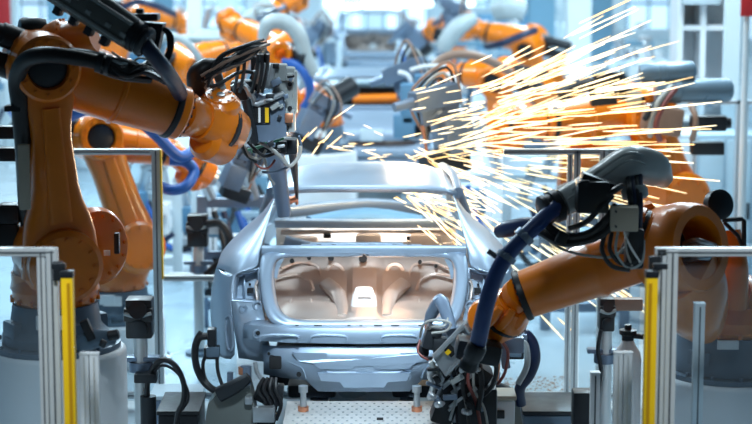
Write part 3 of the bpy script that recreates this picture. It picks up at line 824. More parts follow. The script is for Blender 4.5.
for pts, mt, r_ in (
    ([(248,150,11.7),(262,146,11.6),(276,141,11.6),(284,138,11.6)], 'greenwire', .010), ([(252,152,11.7),(266,143,11.6),(275,138,11.6)], 'greenwire', .008),
    ([(255,140,11.6),(270,148,11.55),(282,158,11.6),(290,166,11.65),(299,156,11.7),(300,146,11.7)], 'palewire', .012),
    ([(244,146,11.6),(250,156,11.6),(260,158,11.6),(266,150,11.6)], 'palewire', .009), ([(246,150,11.65),(258,166,11.65),(268,168,11.65),(275,160,11.7)], 'pinkwire', .007),
    ([(262,152,11.7),(267,168,11.75),(270,178,11.85),(274,184,12.0)], 'palewire', .009), ([(240,140,11.6),(246,154,11.6),(256,162,11.65)], 'rubber', .012),
    ([(262,172,11.7),(276,172,11.7),(292,164,11.7),(301,150,11.75),(299,136,11.7)], 'gunblue', .008), ([(248,142,11.6),(264,156,11.55),(280,150,11.6)], 'rubber', .011)):
    obj('cable', MB().tube(px_list(pts), r_, 7, 6), mt, GL)

# ================================================================= FRONT RIGHT ROBOT
cr_ = P(712, 372, 10.9); ztR = P(712, 376, 10.9).z
pedestal('white drum pedestal behind the right front guard panel', V((cr_.x + .12, 11.0, 0)), ztR, .42, 'white robot pedestals')
RR = thing('welding_robot', 'orange robot at right front, elbow ring facing out, arm reaching down to the bumper', 'robot', (cr_.x + .12, 11.0, ztR + .03), 'orange welding robots')
cx = cr_.x + .12
b_ = MB().lathe((cx, 11.0, ztR + .036), (0, 0, 1), [(0, .34), (.05, .34), (.1, .32), (.22, .31)], 36)
for a in range(4):
    an = a * math.pi / 2 + .8; d = V((math.cos(an), math.sin(an), 0))
    b_.box((cx + d.x * .26, 11 + d.y * .26, ztR + .11), (.14, .16, .14), Matrix.Rotation(an, 3, 'Z'), .02)
rb_ = obj('base', b_, 'basegrey', RR)
obj('label_plate', MB().box(P(728, 345, 10.62), (.12, .02, .05)), 'label', rb_)
cb = MB().lathe((cx, 11.0, ztR + .25), (0, 0, 1), [(0, .28), (.04, .31), (.10, .31), (.18, .25)], 36).bolts((cx, 11, ztR + .27), (0, 0, 1), .315, 16, .012, .02)
cb.slab([V((cx, 11, ztR + .35)), P(712, 300, 10.95), P(712, 262, 10.9)], [.26, .22, .17], [.24, .2, .16], (0, -1, 0), 24, 3)
obj('carousel', cb, 'orange', RR)
ctr = P(684, 249, 10.4); axn = V((.64, -.74, .18)).normalized()
er = MB().ring(ctr, axn, [(.10, .25), (.125, .235), (.125, .178), (.07, .16), (-.10, .158), (-.2, .20), (-.16, .25), (.0, .262)], 44)
ero = obj('elbow_ring', er, 'orange', RR)
obj('ring_liner', MB().lathe(ctr - axn * .14, axn, [(0, .165), (.02, .165)], 30), 'dark', ero)
iw = MB()
for k_ in range(4): iw.tube([P(684, 244 + 6 * k_, 10.42), P(695, 240 + 6 * k_, 10.34), P(706, 243 + 5 * k_, 10.34), P(716, 246 + 4 * k_, 10.46)], .016, 8, 5)
obj('cable', iw, 'steel', ero)
# lower link in front of the carousel
lk = MB().slab([ctr + V((0, .0, -.12)), P(692, 285, 10.45), P(698, 305, 10.5), P(706, 318, 10.6)], [.22, .21, .20, .16], [.15, .15, .15, .12], axn, 26, 2.8)
obj('link_arm', lk, 'orange', RR)
rc = MB().slab([P(728, 232, 10.9), P(732, 268, 10.85), P(730, 306, 10.85)], [.07, .09, .10], [.1, .12, .12], (0, -1, 0), 18, 3)
obj('counterbalance', rc, 'orange', RR)
# gear between ring and forearm
gx = (P(645, 238, 10.45) - ctr).normalized()
gr = MB().lathe(ctr + gx * .19, gx, [(-.05, .16), (.02, .165), (.03, .15), (.06, .15), (.065, .165), (.11, .165), (.12, .13), (.26, .12)], 34)
obj('elbow_gear', gr, 'orange', RR)
obj('bolt_ring', MB().lathe(ctr + gx * .224, gx, [(0, .158), (.022, .158)], 30).bolts(ctr + gx * .246, gx, .145, 18, .009, .012), 'dark', RR)
ob = MB().prism(px_list([(643,206,10.5),(652,203,10.5),(660,212,10.5),(664,224,10.5),(652,226,10.5),(640,222,10.5)]), (0, .1, 0))
obj('lifting_bracket', ob, 'orange', RR)
# forearm
Wr = P(521, 296, 10.55); Er = P(668, 242, 10.5); fr_ = (Wr - Er).normalized(); Lr = (Wr - Er).length
fa = MB().lathe(Er, fr_, [(0, .15), (.12, .165), (Lr * .45, .165), (Lr * .47, .172), (Lr * .5, .172), (Lr * .52, .16), (Lr * .85, .142), (Lr * .97, .138)], 36)
obj('forearm', fa, 'orange', RR)
wr = MB().ring(Wr, fr_, [(-.03, .140), (-.025, .148), (.0, .150), (.008, .144), (.008, .128), (-.03, .12)], 40)
obj('wrist_ring', wr, 'rubber', RR)
Tr = P(484, 338, 10.8); gg = (Tr - Wr).normalized()
ww = MB().lathe(Wr - gg * .03, gg, [(0, .11), (.05, .115), (.08, .095), (.16, .09)], 30)
ww.bolts(Wr + gg * .03, gg, .10, 14, .008, .012)
wc = P(503, 316, 10.62)
ww.slab([wc - gg * .14, wc - gg * .03, wc + gg * .14], [.10, .145, .10], [.10, .14, .10], (0, -1, .2), 26, 2.5)
sd = V((.45, -.8, .35)).normalized()
ww.lathe(wc, sd, [(-.14, .09), (-.12, .105), (.10, .105), (.115, .09)], 26)
ww.lathe(P(490, 318, 10.72), V((-.6, -.7, .2)), [(-.12, .10), (.08, .105), (.1, .085)], 26)
wwo = obj('wrist', ww, 'orange', RR)
obj('wrist_cap', MB().lathe(wc + sd * .112, sd, [(0, .078), (.012, .074)], 24), 'orange', wwo)
obj('cap_bolt', MB().bolts(wc + sd * .12, sd, .06, 8, .009, .012), 'steel', wwo)
obj('bolt', MB().bolts(Wr - fr_ * .0, fr_, .112, 18, .008, .014), 'dark', wwo)
obj('wrist_seam', MB().lathe(wc - gg * .02, gg, [(0, .150), (.022, .150)], 30).lathe(Wr + gg * .045, gg, [(0, .102), (.014, .102)], 28), 'dark', wwo)
yk = MB()
for q_ in (-.085, .0, .085):
    c0 = wc + V((0, -.11, 0)) + sd.cross(gg).normalized() * q_
    yk.slab([c0 - gg * .10, c0 + V((0, -.035, 0)), c0 + gg * .12], [.022, .03, .022], [.03, .04, .03], (0, -1, .2), 12, 2.5)
obj('wrist_rib', yk, 'orange', wwo)
obj('tool_flange', MB().lathe(Tr - gg * .06, gg, [(0, .07), (.03, .085), (.1, .085)], 24), 'steel', RR)
# grey hose housing
A_, B_ = P(640, 172, 10.3), P(556, 206, 10.15)
dH = (B_ - A_).normalized(); upH = V((0, -.2, 1)); upH = (upH - dH * upH.dot(dH)).normalized()
hs = MB().slab([P(664, 180, 10.45), P(650, 168, 10.38), P(628, 166, 10.3), P(604, 180, 10.24), P(580, 194, 10.2), P(562, 203, 10.16)], [.05, .10, .105, .095, .085, .075], [.06, .11, .12, .11, .095, .07], (0, -1, .25), 26, 2.6, 5)
ho = obj('hose_housing', hs, 'shell', RR)
obj('housing_rib', MB().tube(px_list([(654,160,10.28),(630,153,10.18),(606,166,10.12),(572,190,10.08)]), .009, 8, 5).tube(px_list([(660,172,10.30),(632,160,10.15),(604,176,10.1),(568,199,10.07)]), .006, 8, 5), 'lighthousing', ho)
obj('nozzle_ring', MB().lathe(B_, dH, [(-.03, .075), (-.02, .09), (.02, .09), (.025, .078), (.05, .078), (.055, .085), (.08, .085), (.095, .06)], 28), 'dark', ho)
obj('housing_collar', MB().lathe(P(634, 186, 10.15), (.1, -.2, -1), [(0, .06), (.02, .072), (.06, .072), (.07, .06)], 22), 'palehose', ho)
hb = [P(557, 206, 10.1), P(545, 217, 10.05), P(524, 237, 10.0), P(506, 257, 9.98), P(494, 280, 9.98), P(485, 310, 10.0), P(479, 338, 10.05), P(475, 352, 10.15), P(470, 364, 10.5)]
obj('dress_hose', MB().tube(hb, [.042, .043, .043, .044, .045, .046, .046, .046, .045], 16, 7), M['navyblue'], RR)
cm = MB()
for (a, b2) in (((527, 234), (522, 239)), ((508, 254.5), (504.5, 259.5))):
    cm.cyl(P(*a, 9.99), P(*b2, 9.985), .056, n=20).box(P((a[0] + b2[0]) / 2, (a[1] + b2[1]) / 2 - 1, 9.94), (.03, .03, .03))
objs('hose_clamp', cm, 'gunblue', RR)
obj('hose_stub', MB().tube(px_list([(498,232,10.5),(508,229,10.45),(520,226,10.4),(534,224,10.35)]), [.035, .048, .046, .04], 14, 5), 'navy', RR)
obj('hose_stub_neck', MB().cyl(P(488, 251, 10.3), P(497, 257, 10.3), .015), 'dark', RR)
# black box, beige box, cables
obj('junction_box', MB().box(P(592, 196, 10.02), (.17, .14, .17), None, .012).box(P(598, 181, 10.05), (.19, .12, .04), Matrix.Rotation(.35, 3, 'Y'), .01).box(P(584, 183, 10.0), (.05, .1, .04), None, .008), 'dark', RR)
bx = obj('beige_box', MB().box(P(624, 218, 9.98), (.15, .12, .13), Matrix.Rotation(-.1, 3, 'Z'), .01), 'beige', RR)
obj('box_screw', MB().lathe(P(615.5, 211, 9.9), (0, -1, 0), [(0, .006), (.03, .006)], 8).lathe(P(615.5, 226, 9.9), (0, -1, 0), [(0, .006), (.03, .006)], 8), 'dark', bx)
for k_ in range(4):
    obj('hose', MB().tube([P(628 + 4 * k_, 176, 10.2), P(629 + 3.6 * k_, 190, 10.05 + .02 * k_), P(631 + 3 * k_, 206, 10.05), P(630 + 3 * k_, 232, 10.1), P(622 + 4 * k_, 252, 10.2)], .017, 9, 6), 'navy' if k_ % 2 else 'rubber', RR)
for pts, mt, r_ in (
    ([(548,226,10.1),(566,236,10.0),(588,234,9.95),(606,220,9.95),(616,206,10.0)], 'rubber', .022),
    ([(540,232,10.1),(562,243,10.0),(590,240,9.95),(610,228,9.95),(618,212,10.0)], 'rubber', .02),
    ([(534,226,10.2),(556,236,10.05),(580,238,9.98),(600,230,9.95),(612,214,9.96)], 'rubber', .015),
    ([(536,230,10.15),(560,248,10.05),(590,256,9.98),(614,256,10.0),(632,240,10.05)], 'palewire', .008),
    ([(570,228,10.1),(586,222,10.0),(602,206,9.95),(612,196,10.0)], 'rubber', .016),
    ([(604,200,10.0),(612,192,9.95),(622,186,10.0)], 'rubber', .018),
    ([(612,232,10.0),(610,250,9.98),(622,264,10.0),(638,258,10.0),(640,236,10.02)], 'rubber', .012),
    ([(618,232,10.0),(616,252,9.98),(628,268,10.0),(642,262,10.0),(644,240,10.02)], 'palehose', .007),
    ([(606,230,10.0),(602,250,9.98),(612,266,10.0),(630,270,10.0)], 'rubber', .013),
    ([(624,232,9.98),(630,246,9.97),(640,262,10.0)], 'label', .006), ([(628,232,9.98),(626,248,9.97),(632,266,10.0)], 'palewire', .006),
    ([(546,222,10.15),(552,232,10.1),(566,240,10.05)], 'palewire', .008)):
    obj('cable', MB().tube(px_list(pts), r_, 8, 6), mt, RR)
objs('cable_clamp', MB().box(P(562, 238, 9.98), (.06, .05, .07), Matrix.Rotation(.4, 3, 'Y'), .01).box(P(634, 248, 10.05), (.1, .1, .22), None, .02), 'dark', RR)
obj('elbow_motor', MB().lathe(P(716, 205, 10.6), (.35, -.8, .2), [(-.02, .05), (0, .085), (.05, .085), (.06, .07)], 24), 'dark', RR)
obj('motor_tube', MB().cyl(P(714, 210, 10.58), P(703, 228, 10.55), .038, bev=.005), 'gunblue', RR)
obj('guard_frame', MB().tube(px_list([(722,220,10.6),(742,219,10.6),(744,221,10.6),(744,250,10.6)]), .014, 8, 1).tube(px_list([(724,222,10.6),(738,236,10.6),(742,246,10.6)]), .012, 8, 1), 'dark', RR)

# ---- gun of the right robot
GR = thing('spot_welding_gun', 'dark spot welding gun with silver plate pressed to the right end of the bumper', 'welding gun', P(470, 360, 11.0), 'spot welding guns')
pl = MB().prism(px_list([(433,358,10.85),(444,347,10.85),(471,318,10.85),(480,311,10.85),(488,320,10.85),(483,336,10.85),(458,362,10.85),(445,376,10.85)]), (0, .10, 0))
po = obj('mount_plate', pl, 'steel', GR)
obj('plate_edge', MB().tube(px_list([(434,357,10.83),(471,318,10.83),(480,311,10.83)]), .016, 8, 2).tube(px_list([(445,375,10.83),(483,336,10.83)]), .012, 8, 2).tube(px_list([(464,324,10.82),(471,334,10.82)]), .014, 8, 2), 'steel', po)
obj('plate_window', MB().box(P(450, 350, 10.84), (.07, .03, .05), Matrix.Rotation(.8, 3, 'Y')).box(P(462, 339, 10.84), (.05, .03, .05), Matrix.Rotation(.8, 3, 'Y')), 'hole', po)
obj('yellow_strip', MB().box(P(448, 352, 10.83), (.025, .02, .03), Matrix.Rotation(.8, 3, 'Y')), 'yellow', po)
obj('transformer', MB().box(P(465, 372, 11.15), (.28, .22, .2), Matrix.Rotation(.6, 3, 'Y'), .02).box(P(476, 405, 11.1), (.24, .26, .26), None, .02).box(P(448, 398, 11.15), (.13, .2, .3), Matrix.Rotation(.35, 3, 'Y'), .015), 'dark', GR)
ab = MB()
for k_, (x, y) in enumerate(((450, 380), (458, 388), (466, 380), (456, 402), (470, 393))):
    ab.box(P(x, y, 10.98), (.10, .03, .018), Matrix.Rotation(-.7, 3, 'Y')).box(P(x - 3, y + 5, 10.99), (.07, .02, .012), Matrix.Rotation(-.7, 3, 'Y'))
obj('bus_bar', ab, 'steel', GR)
obj('clamp_bracket', MB().tube(px_list([(436,360,11.05),(430,374,11.1),(434,384,11.1),(430,398,11.15)]), .022, 9, 3).box(P(441, 376, 11.0), (.05, .06, .16), Matrix.Rotation(.3, 3, 'Y'), .01).box(P(434, 369, 11.02), (.05, .08, .06), None, .01).box(P(441, 366, 11.0), (.03, .03, .04)), 'steel', GR)
ea = obj('electrode_arm', MB().slab(px_list([(452,332,11.25),(446,312,11.35),(440,301,11.45),(432,313,11.55),(428,322,11.6)]), [.035, .04, .042, .038, .026], [.04, .04, .04, .035, .026], (0, -1, 0), 14, 3, 4), 'gunblue', GR)
obj('electrode_tip', MB().cyl(P(428, 320, 11.6), P(426, 328, 11.62), .018, .01), 'copper', ea)
obj('cable_block', MB().box(P(432, 337, 11.3), (.1, .14, .14), Matrix.Rotation(.3, 3, 'Y'), .02).box(P(424, 349, 11.35), (.06, .12, .08), None, .02).box(P(440, 345, 11.25), (.09, .1, .1), None, .02), 'dark', GR)
objs('hose_socket', MB().lathe(P(477, 347, 10.05), (-.35, .3, -.9), [(-.02, .045), (0, .055), (.06, .055), (.07, .048), (.10, .048), (.11, .053), (.14, .053), (.15, .04)], 22).box(P(478, 350, 10.5), (.26, .2, .12), Matrix.Rotation(.2, 3, 'Y'), .03), 'dark', GR)
for pts, mt, r_ in (
    ([(420,337,11.3),(424,324,11.2),(436,320,11.15),(450,323,11.15),(446,331,11.15),(432,333,11.2)], 'palewire', .008),
    ([(424,334,11.3),(432,327,11.2),(444,326,11.15),(448,318,11.2)], 'palewire', .006),
    ([(418,345,11.35),(422,356,11.3),(434,358,11.2),(444,352,11.15)], 'rubber', .012), ([(420,340,11.35),(418,352,11.3),(428,360,11.2)], 'pinkwire', .007),
    ([(470,362,10.9),(468,382,10.9),(476,402,10.9),(480,424,10.9)], 'pinkwire', .011), ([(474,362,10.9),(474,388,10.88),(484,408,10.88),(488,428,10.9)], 'palewire', .008),
    ([(466,364,10.9),(463,386,10.9),(468,408,10.9),(470,430,10.9)], 'rubber', .016), ([(478,360,10.9),(482,384,10.88),(478,410,10.88)], 'rubber', .018),
    ([(484,356,10.8),(496,366,10.85),(492,386,10.9),(480,398,10.95)], 'rubber', .014), ([(460,362,10.95),(452,376,10.95),(456,396,10.95),(450,420,11)], 'palehose', .009),
    ([(500,340,10.9),(508,352,10.95),(505,372,11.0),(498,384,11.05)], 'pinkwire', .010), ([(494,345,10.9),(499,358,10.9),(497,380,11.0)], 'copper', .010)):
    obj('cable', MB().tube(px_list(pts), r_, 7, 6), mt, GR)
obj('side_bracket', MB().box(P(504, 352, 11.1), (.05, .06, .2), Matrix.Rotation(-.15, 3, 'Y'), .01).box(P(512, 344, 11.15), (.14, .1, .10), None, .015), 'gunblue', GR)

rg_ = random.Random(5)
for k_ in range(26):
    x = rg_.uniform(432, 482); y = rg_.uniform(362, 412) if k_ % 3 else rg_.uniform(340, 372)
    q_ = P(x, y, 10.93 + rg_.uniform(-.05, .04)); a_ = rg_.uniform(-1.2, 1.2)
    if k_ % 4 == 0:
        obj('fitting', MB().lathe(q_, (rg_.uniform(-.5, .5), -1, rg_.uniform(-.3, .5)), [(-.03, .02), (.02, .02), (.025, .012), (.05, .012)], 12), 'steel', GR)
    else:
        obj('terminal_block', MB().box(q_, (rg_.uniform(.03, .10), .04, rg_.uniform(.015, .035)), Matrix.Rotation(a_, 3, 'Y'), .004), ('steel', 'gunblue', 'dark', 'lighthousing')[k_ % 4], GR)
rg_ = random.Random(9)
for k_ in range(16):
    q_ = P(rg_.uniform(246, 296), rg_.uniform(70, 150), 11.42 + rg_.uniform(-.03, .03))
    obj('fitting', MB().box(q_, (rg_.uniform(.02, .06), .04, rg_.uniform(.015, .04)), Matrix.Rotation(rg_.uniform(-.6, .6), 3, 'Y'), .004), ('steel', 'dark', 'lighthousing', 'gunblue')[k_ % 4], GL)
# ================================================================= ROOM
def structure(name, mb, m, **k):
    o = obj(name, mb, m, **k); o['kind'] = 'structure'; return o
def floor_mat():
    m = mat('painted_floor', (.50, .60, .66), .28, 0, .5, 0, .10, 1.2)
    return m
fm = floor_mat()
structure('floor', MB().box((0, 28, -.05), (26, 52, .1)), fm)
structure('wall_back', MB().box((0, 54.1, 4), (26, .2, 8)), 'column')
structure('wall_left', MB().box((-13.1, 28, 4), (.2, 52, 8)), 'bluecol')
structure('wall_right', MB().box((13.1, 28, 4), (.2, 52, 8)), 'bluecol')
# windows of the back wall
wn = 0
for i in range(14):
    x = -11.2 + i * 1.72
    wn += 1
    w = structure('window_%d' % wn, MB().box((x, 53.96, 2.0), (1.25, .08, 3.2)), 'bluecol')
    pn = MB()
    for a in (-.3, .3):
        for z in (.85, 1.9, 2.95): pn.box((x + a, 53.91, z), (.52, .03, .95))
    obj('pane', pn, 'daylight', w)
# ceiling lamps of the far bay hang low over the line
for i, (px_, py_, Yl, wl, lab) in enumerate(((418, 4, 44, 2.6, 'long white strip lamp across the line at the top of the photo, right of centre'),
                                         (372, 7, 46, 1.4, 'short white strip lamp just above the farthest car'),
                                         (330, 3, 48, 1.0, 'small strip lamp left of the farthest car roof'))):
    c = P(px_, py_, Yl)
    t = thing('strip_lamp', lab, 'lamp', c, 'strip lamps over the line')
    obj('tube', MB().cyl(c + V((-wl / 2, 0, 0)), c + V((wl / 2, 0, 0)), .06, n=10), 'lamp', t)
    obj('lamp_housing', MB().box(c + V((0, 0, .10)), (wl + .1, .2, .08), None, .01), 'column', t)
    objs('stand', MB().cyl((c.x - wl / 2, c.y, 0), (c.x - wl / 2, c.y, c.z + .08), .04, n=8).cyl((c.x + wl / 2, c.y, 0), (c.x + wl / 2, c.y, c.z + .08), .04, n=8), 'column', t)
# columns
def column(px_, Yc, w, m, label, base=True, grp='building columns'):
    c = P(px_, 100, Yc)
    t = thing('steel_column', label, 'column', (c.x, Yc, 0), grp)
    obj('shaft', MB().box((c.x, Yc - w * .4, 4), (w, .03, 8)).box((c.x, Yc + w * .4, 4), (w, .03, 8)).box((c.x, Yc, 4), (.03, w * .8, 8)), m, t)
    obj('base_plate', MB().box((c.x, Yc, .02), (w * 1.5, w * 1.4, .04)).bolts((c.x, Yc, .04), (0, 0, 1), w * .6, 4, .02, .04), 'basegrey', t)
for a in ((11, 30, .30, 'column', 'pale steel column in the blurred upper left corner'),
          (60, 34, .34, 'bluecol', 'blue steel column behind the grey hose housing at upper left'),
          (196, 26, .20, 'column', 'narrow white steel column left of the far orange robots'),
          (165, 40, .40, 'bluecol', 'blue steel column far behind the black junction box'),
          (230, 42, .40, 'greycab', 'pale grey column between the far left robots'),
          (313, 38, .34, 'greycab', 'pale grey column left of the farthest car'),
          (441, 38, .34, 'greycab', 'pale grey column right of the farthest car'),
          (540, 36, .5, 'bluecol', 'blue steel column behind the far right robot'),
          (577, 27, .34, 'column', 'white steel column rising above the sparks'),
          (599, 30, .34, 'bluecol', 'blue steel column right of the white column above the sparks'),
          (676, 22, .17, 'column', 'slim white steel column left of the white lockers'),
          (730, 19.5, .15, 'column', 'slim white steel column right of the white lockers')):
    column(*a)
# overhead-height gantry beams of the far bay
def gantry(pxa, pxb, py_, Yc, m, label, h=.16):
    a, b = P(pxa, py_, Yc), P(pxb, py_, Yc)
    t = thing('guard_railing', label, 'railing', ((a.x + b.x) / 2, Yc, 0), 'far guard railings')
    obj('rail_or_highlight', MB().box(((a.x + b.x) / 2, Yc, a.z), (b.x - a.x, .08, h), None, .01), m, t)
    n = max(2, int((b.x - a.x) / 1.0) + 1)
    for i in range(n):
        x = a.x + (b.x - a.x) * i / (n - 1)
        obj('post', MB().box((x, Yc, a.z / 2), (.07, .07, a.z)), m, t)
    obj('mid_rail', MB().box(((a.x + b.x) / 2, Yc, a.z * .5), (b.x - a.x, .05, .06)), m, t)
gantry(-4, 150, 26, 32, 'greycab', 'pale railing across the blurred upper left background')
gantry(205, 310, 14, 40, 'greycab', 'pale railing behind the far left robots')
gantry(430, 560, 10, 40, 'greycab', 'pale railing behind the far right robots')
gantry(600, 672, 34, 30, 'greycab', 'pale railing left of the white lockers')

# ---- machine cabinets in the blurred background
def cabinet(px_, pyb, Yc, w, h, dp, m, label, doors=2, grp='background cabinets', door_m=None, z0=0):
    c = P(px_, 100, Yc)
    t = thing('machine_cabinet', label, 'cabinet', (c.x, Yc, z0), grp)
    obj('body', MB().box((c.x, Yc, z0 + h / 2), (w, dp, h), None, .02), m, t)
    for i in range(doors):
        x = c.x - w / 2 + w * (i + .5) / doors
        d = obj('door', MB().box((x, Yc - dp / 2 - .012, z0 + h / 2), (w / doors - .04, .024, h - .1), None, .008), door_m or m, t)
        obj('handle', MB().box((x + w / doors * .35, Yc - dp / 2 - .035, z0 + h / 2), (.03, .03, .16)), 'dark', d)
for a in ((30, 0, 38, 1.4, 1.5, .8, 'bluecab', 'blue machine cabinet far off at upper left'),
          (84, 0, 40, 1.2, 1.6, .8, 'greycab', 'pale machine cabinet behind the left front robot elbow'),
          (135, 0, 42, 1.6, 1.7, .8, 'bluecab', 'blue machine cabinet behind the black junction box'),
          (178, 0, 44, 1.3, 1.5, .8, 'white', 'white machine cabinet at the top beside the narrow column'),
          (255, 0, 45, 1.5, 1.5, .8, 'bluecab', 'blue machine cabinet behind the far left robots'),
          (300, 0, 46, 1.2, 1.9, .8, 'white', 'white machine cabinet left of the strip lamps'),
          (460, 0, 45, 1.4, 1.6, .8, 'greycab', 'pale machine cabinet right of the strip lamps'),
          (510, 0, 44, 1.6, 1.7, .8, 'bluecab', 'blue machine cabinet behind the far right robot forearm'),
          (556, 0, 42, 1.0, 1.4, .8, 'greycab', 'pale machine cabinet left of the white column'),
          (625, 0, 36, 1.3, 1.2, .8, 'white', 'white machine cabinet at the upper right above the sparks'),
          (655, 0, 32, .9, .8, .7, 'bluecab', 'blue machine cabinet beside the slim white column'),
          (645, 0, 26.8, .8, .5, .7, 'white', 'low white cabinet behind the grey robot cylinders')):
    cabinet(*a)
# white lockers at the right
c = P(703, 100, 21)
t = thing('locker_unit', 'tall white locker unit with open bays at upper right', 'lockers', (c.x, 21, 0))
obj('back_panel', MB().box((c.x, 21.3, 1.6), (.62, .03, 3.2)), 'white', t)
zz = P(703, 27, 21).z
for dx in (-.30, -.05, .31): obj('side_panel', MB().box((c.x + dx, 21.05, 1.6), (.06, .5, 3.2)), 'white', t)
for z in (.3, zz - 1.0, zz, zz + .5): obj('shelf', MB().box((c.x, 21.05, z), (.6, .48, .05)), 'white', t)
obj('upper_box', MB().box((c.x - .10, 20.9, zz + .62), (.42, .5, .72), None, .02), 'greycab', t)
obj('angled_plate', MB().box((c.x + .17, 21.0, zz - .78), (.3, .3, .04), Matrix.Rotation(-.5, 3, 'Y')).box((c.x + .2, 20.9, zz - .62), (.05, .05, .2), Matrix.Rotation(.7, 3, 'Y')), 'bluecab', t)
# red panels
for (px_, py_, Yr, w, h, lab) in ((748, 3, 17.2, .13, .24, 'red sign panel cut by the upper right corner'), (3, 8, 28, .22, .8, 'red panel cut by the upper left corner')):
    c = P(px_, py_, Yr)
    t = thing('red_panel', lab, 'panel', (c.x, Yr, 0))
    obj('board', MB().box(c, (w, .04, h), None, .01), 'red', t)
    obj('pole', MB().cyl((c.x, Yr + .05, 0), (c.x, Yr + .05, c.z + h / 2), .03, n=10), 'column', t)

# ---- guard fences
def pane_mb(x0, x1, y, z0, z1): return MB().box(((x0 + x1) / 2, y, (z0 + z1) / 2), (x1 - x0, .008, z1 - z0))
def profile(mb, gm, x, y, w, z0, z1):
    """upright slotted profile with grooves on the face"""
    mb.box((x, y, (z0 + z1) / 2), (w, w, z1 - z0), None, .004)
    gm.box((x, y - w / 2 - .001, (z0 + z1) / 2), (w * .16, .006, z1 - z0 - .02))
def fence(label, y, z1, posts, rails, panes, gap=.0, grp='clear panel guard fences', z0=0., extras=None, pm='alu'):
    xs = [p[0] for p in posts]
    t = thing('guard_fence', label, 'guard fence', ((min(xs) + max(xs)) / 2, y, 0), grp)
    for x, w, za, zb in posts:
        m_, g_ = MB(), MB(); profile(m_, g_, x, y, w, za, zb)
        po_ = obj('post', m_, pm, t); obj('groove', g_, 'groove', po_)
    for xa, xb, z, h in rails:
        ro = obj('rail', MB().box(((xa + xb) / 2, y, z), (xb - xa, .05, h), None, .004), pm, t)
        obj('groove', MB().box(((xa + xb) / 2, y - .026, z), (xb - xa - .02, .004, h * .16)), 'groove', ro)
    for xa, xb, za, zb in panes:
        obj('pane', pane_mb(xa, xb, y + .01, za, zb), 'glass', t)
    return t
# near left
y = 9.3; zt = P(30, 248, y).z
X = lambda p, q=300, yy=y: P(p, q, yy).x
fl = fence('clear guard panel in aluminium frame at the lower left corner', y, zt,
      [(X(42.5), .042, 0, zt - .01), (X(53.5), .055, 0, zt)], [(X(-70), X(58), zt - .018, .042), (X(-70), X(58), .1, .06)], [(X(-70), X(40), .12, zt - .03)])
obj('hinge', MB().box((X(60), y - .03, P(60, 270, y).z), (.05, .03, .10), None, .006), 'dark', fl)
# near right
fr2 = fence('clear guard panel in aluminium frame at the lower right corner', y, zt,
      [(X(660), .05, 0, zt), (X(671), .055, 0, zt - .01), (P(696, 300, y + .3).x, .0, 0, .01)][:2], [(X(654), X(830), zt - .018, .042), (X(654), X(830), .1, .06)], [(X(674), X(830), .12, zt - .03)])
obj('hinge', MB().box((X(653), y - .03, P(653, 262, y).z), (.06, .03, .07), None, .006), 'dark', fr2)
# light curtains
for (px_, lab, q) in ((68, 'yellow safety light post beside the left front guard panel', 1), (651, 'yellow safety light post beside the right front guard panel', -1)):
    yy = 9.15; c = P(px_, 300, yy); z1 = P(px_, 276, yy).z; wd = .058
    t = thing('light_curtain_post', lab, 'safety post', (c.x, yy, 0), 'yellow safety posts')
    obj('housing', MB().box((c.x, yy, z1 / 2), (wd, .06, z1), None, .006), 'yellow', t)
    obj('window_strip', MB().box((c.x + .008 * q, yy - .031, z1 / 2), (.016, .006, z1 - .06)), mat('amber_strip_%d' % (q + 1), (.62, .30, .01), .3), t)
    obj('end_cap', MB().box((c.x, yy, z1 + .012), (wd + .006, .066, .034), None, .006), 'dark', t)
    obj('bracket', MB().box((c.x - .045 * q, yy + .02, z1 + .045), (.07, .03, .03), None, .004), 'dark', t)
    obj('foot', MB().box((c.x, yy, .02), (.14, .14, .04), None, .008), 'dark', t)
# short pale posts
def short_post(pxs, py_, yy, lab, m='white', two=True):
    z1 = P(pxs[0], py_, yy).z
    xa, xb = P(pxs[0], 380, yy).x, P(pxs[1], 380, yy).x
    t = thing('profile_post', lab, 'post', ((xa + xb) / 2, yy, 0), 'short profile posts')
    w = (xb - xa) / (2 if two else 1)
    for i in range(2 if two else 1):
        a_, g_ = MB(), MB(); profile(a_, g_, xa + w * (i + .5), yy, w - .004, 0, z1)
        so = obj('profile', a_, m, t); obj('groove', g_, 'alu' if two else 'groove', so)
    obj('end_cap', MB().box(((xa + xb) / 2, yy, z1 + .004), (xb - xa, w, .008)), 'white', t)
    obj('foot', MB().box(((xa + xb) / 2, yy, .015), (xb - xa + .1, .16, .03)), 'dark', t)
short_post((80, 100), 354, 9.6, 'short pale profile post in front of the left white drum')
short_post((613, 632), 353, 9.8, 'short pale profile post left of the right yellow safety post')
short_post((692, 703), 304, 9.75, 'single slim profile post behind the right front guard panel', 'alu', False)
short_post((590, 600), 373, 10.6, 'thin pinkish white post beside the black box at lower right', 'white', False)
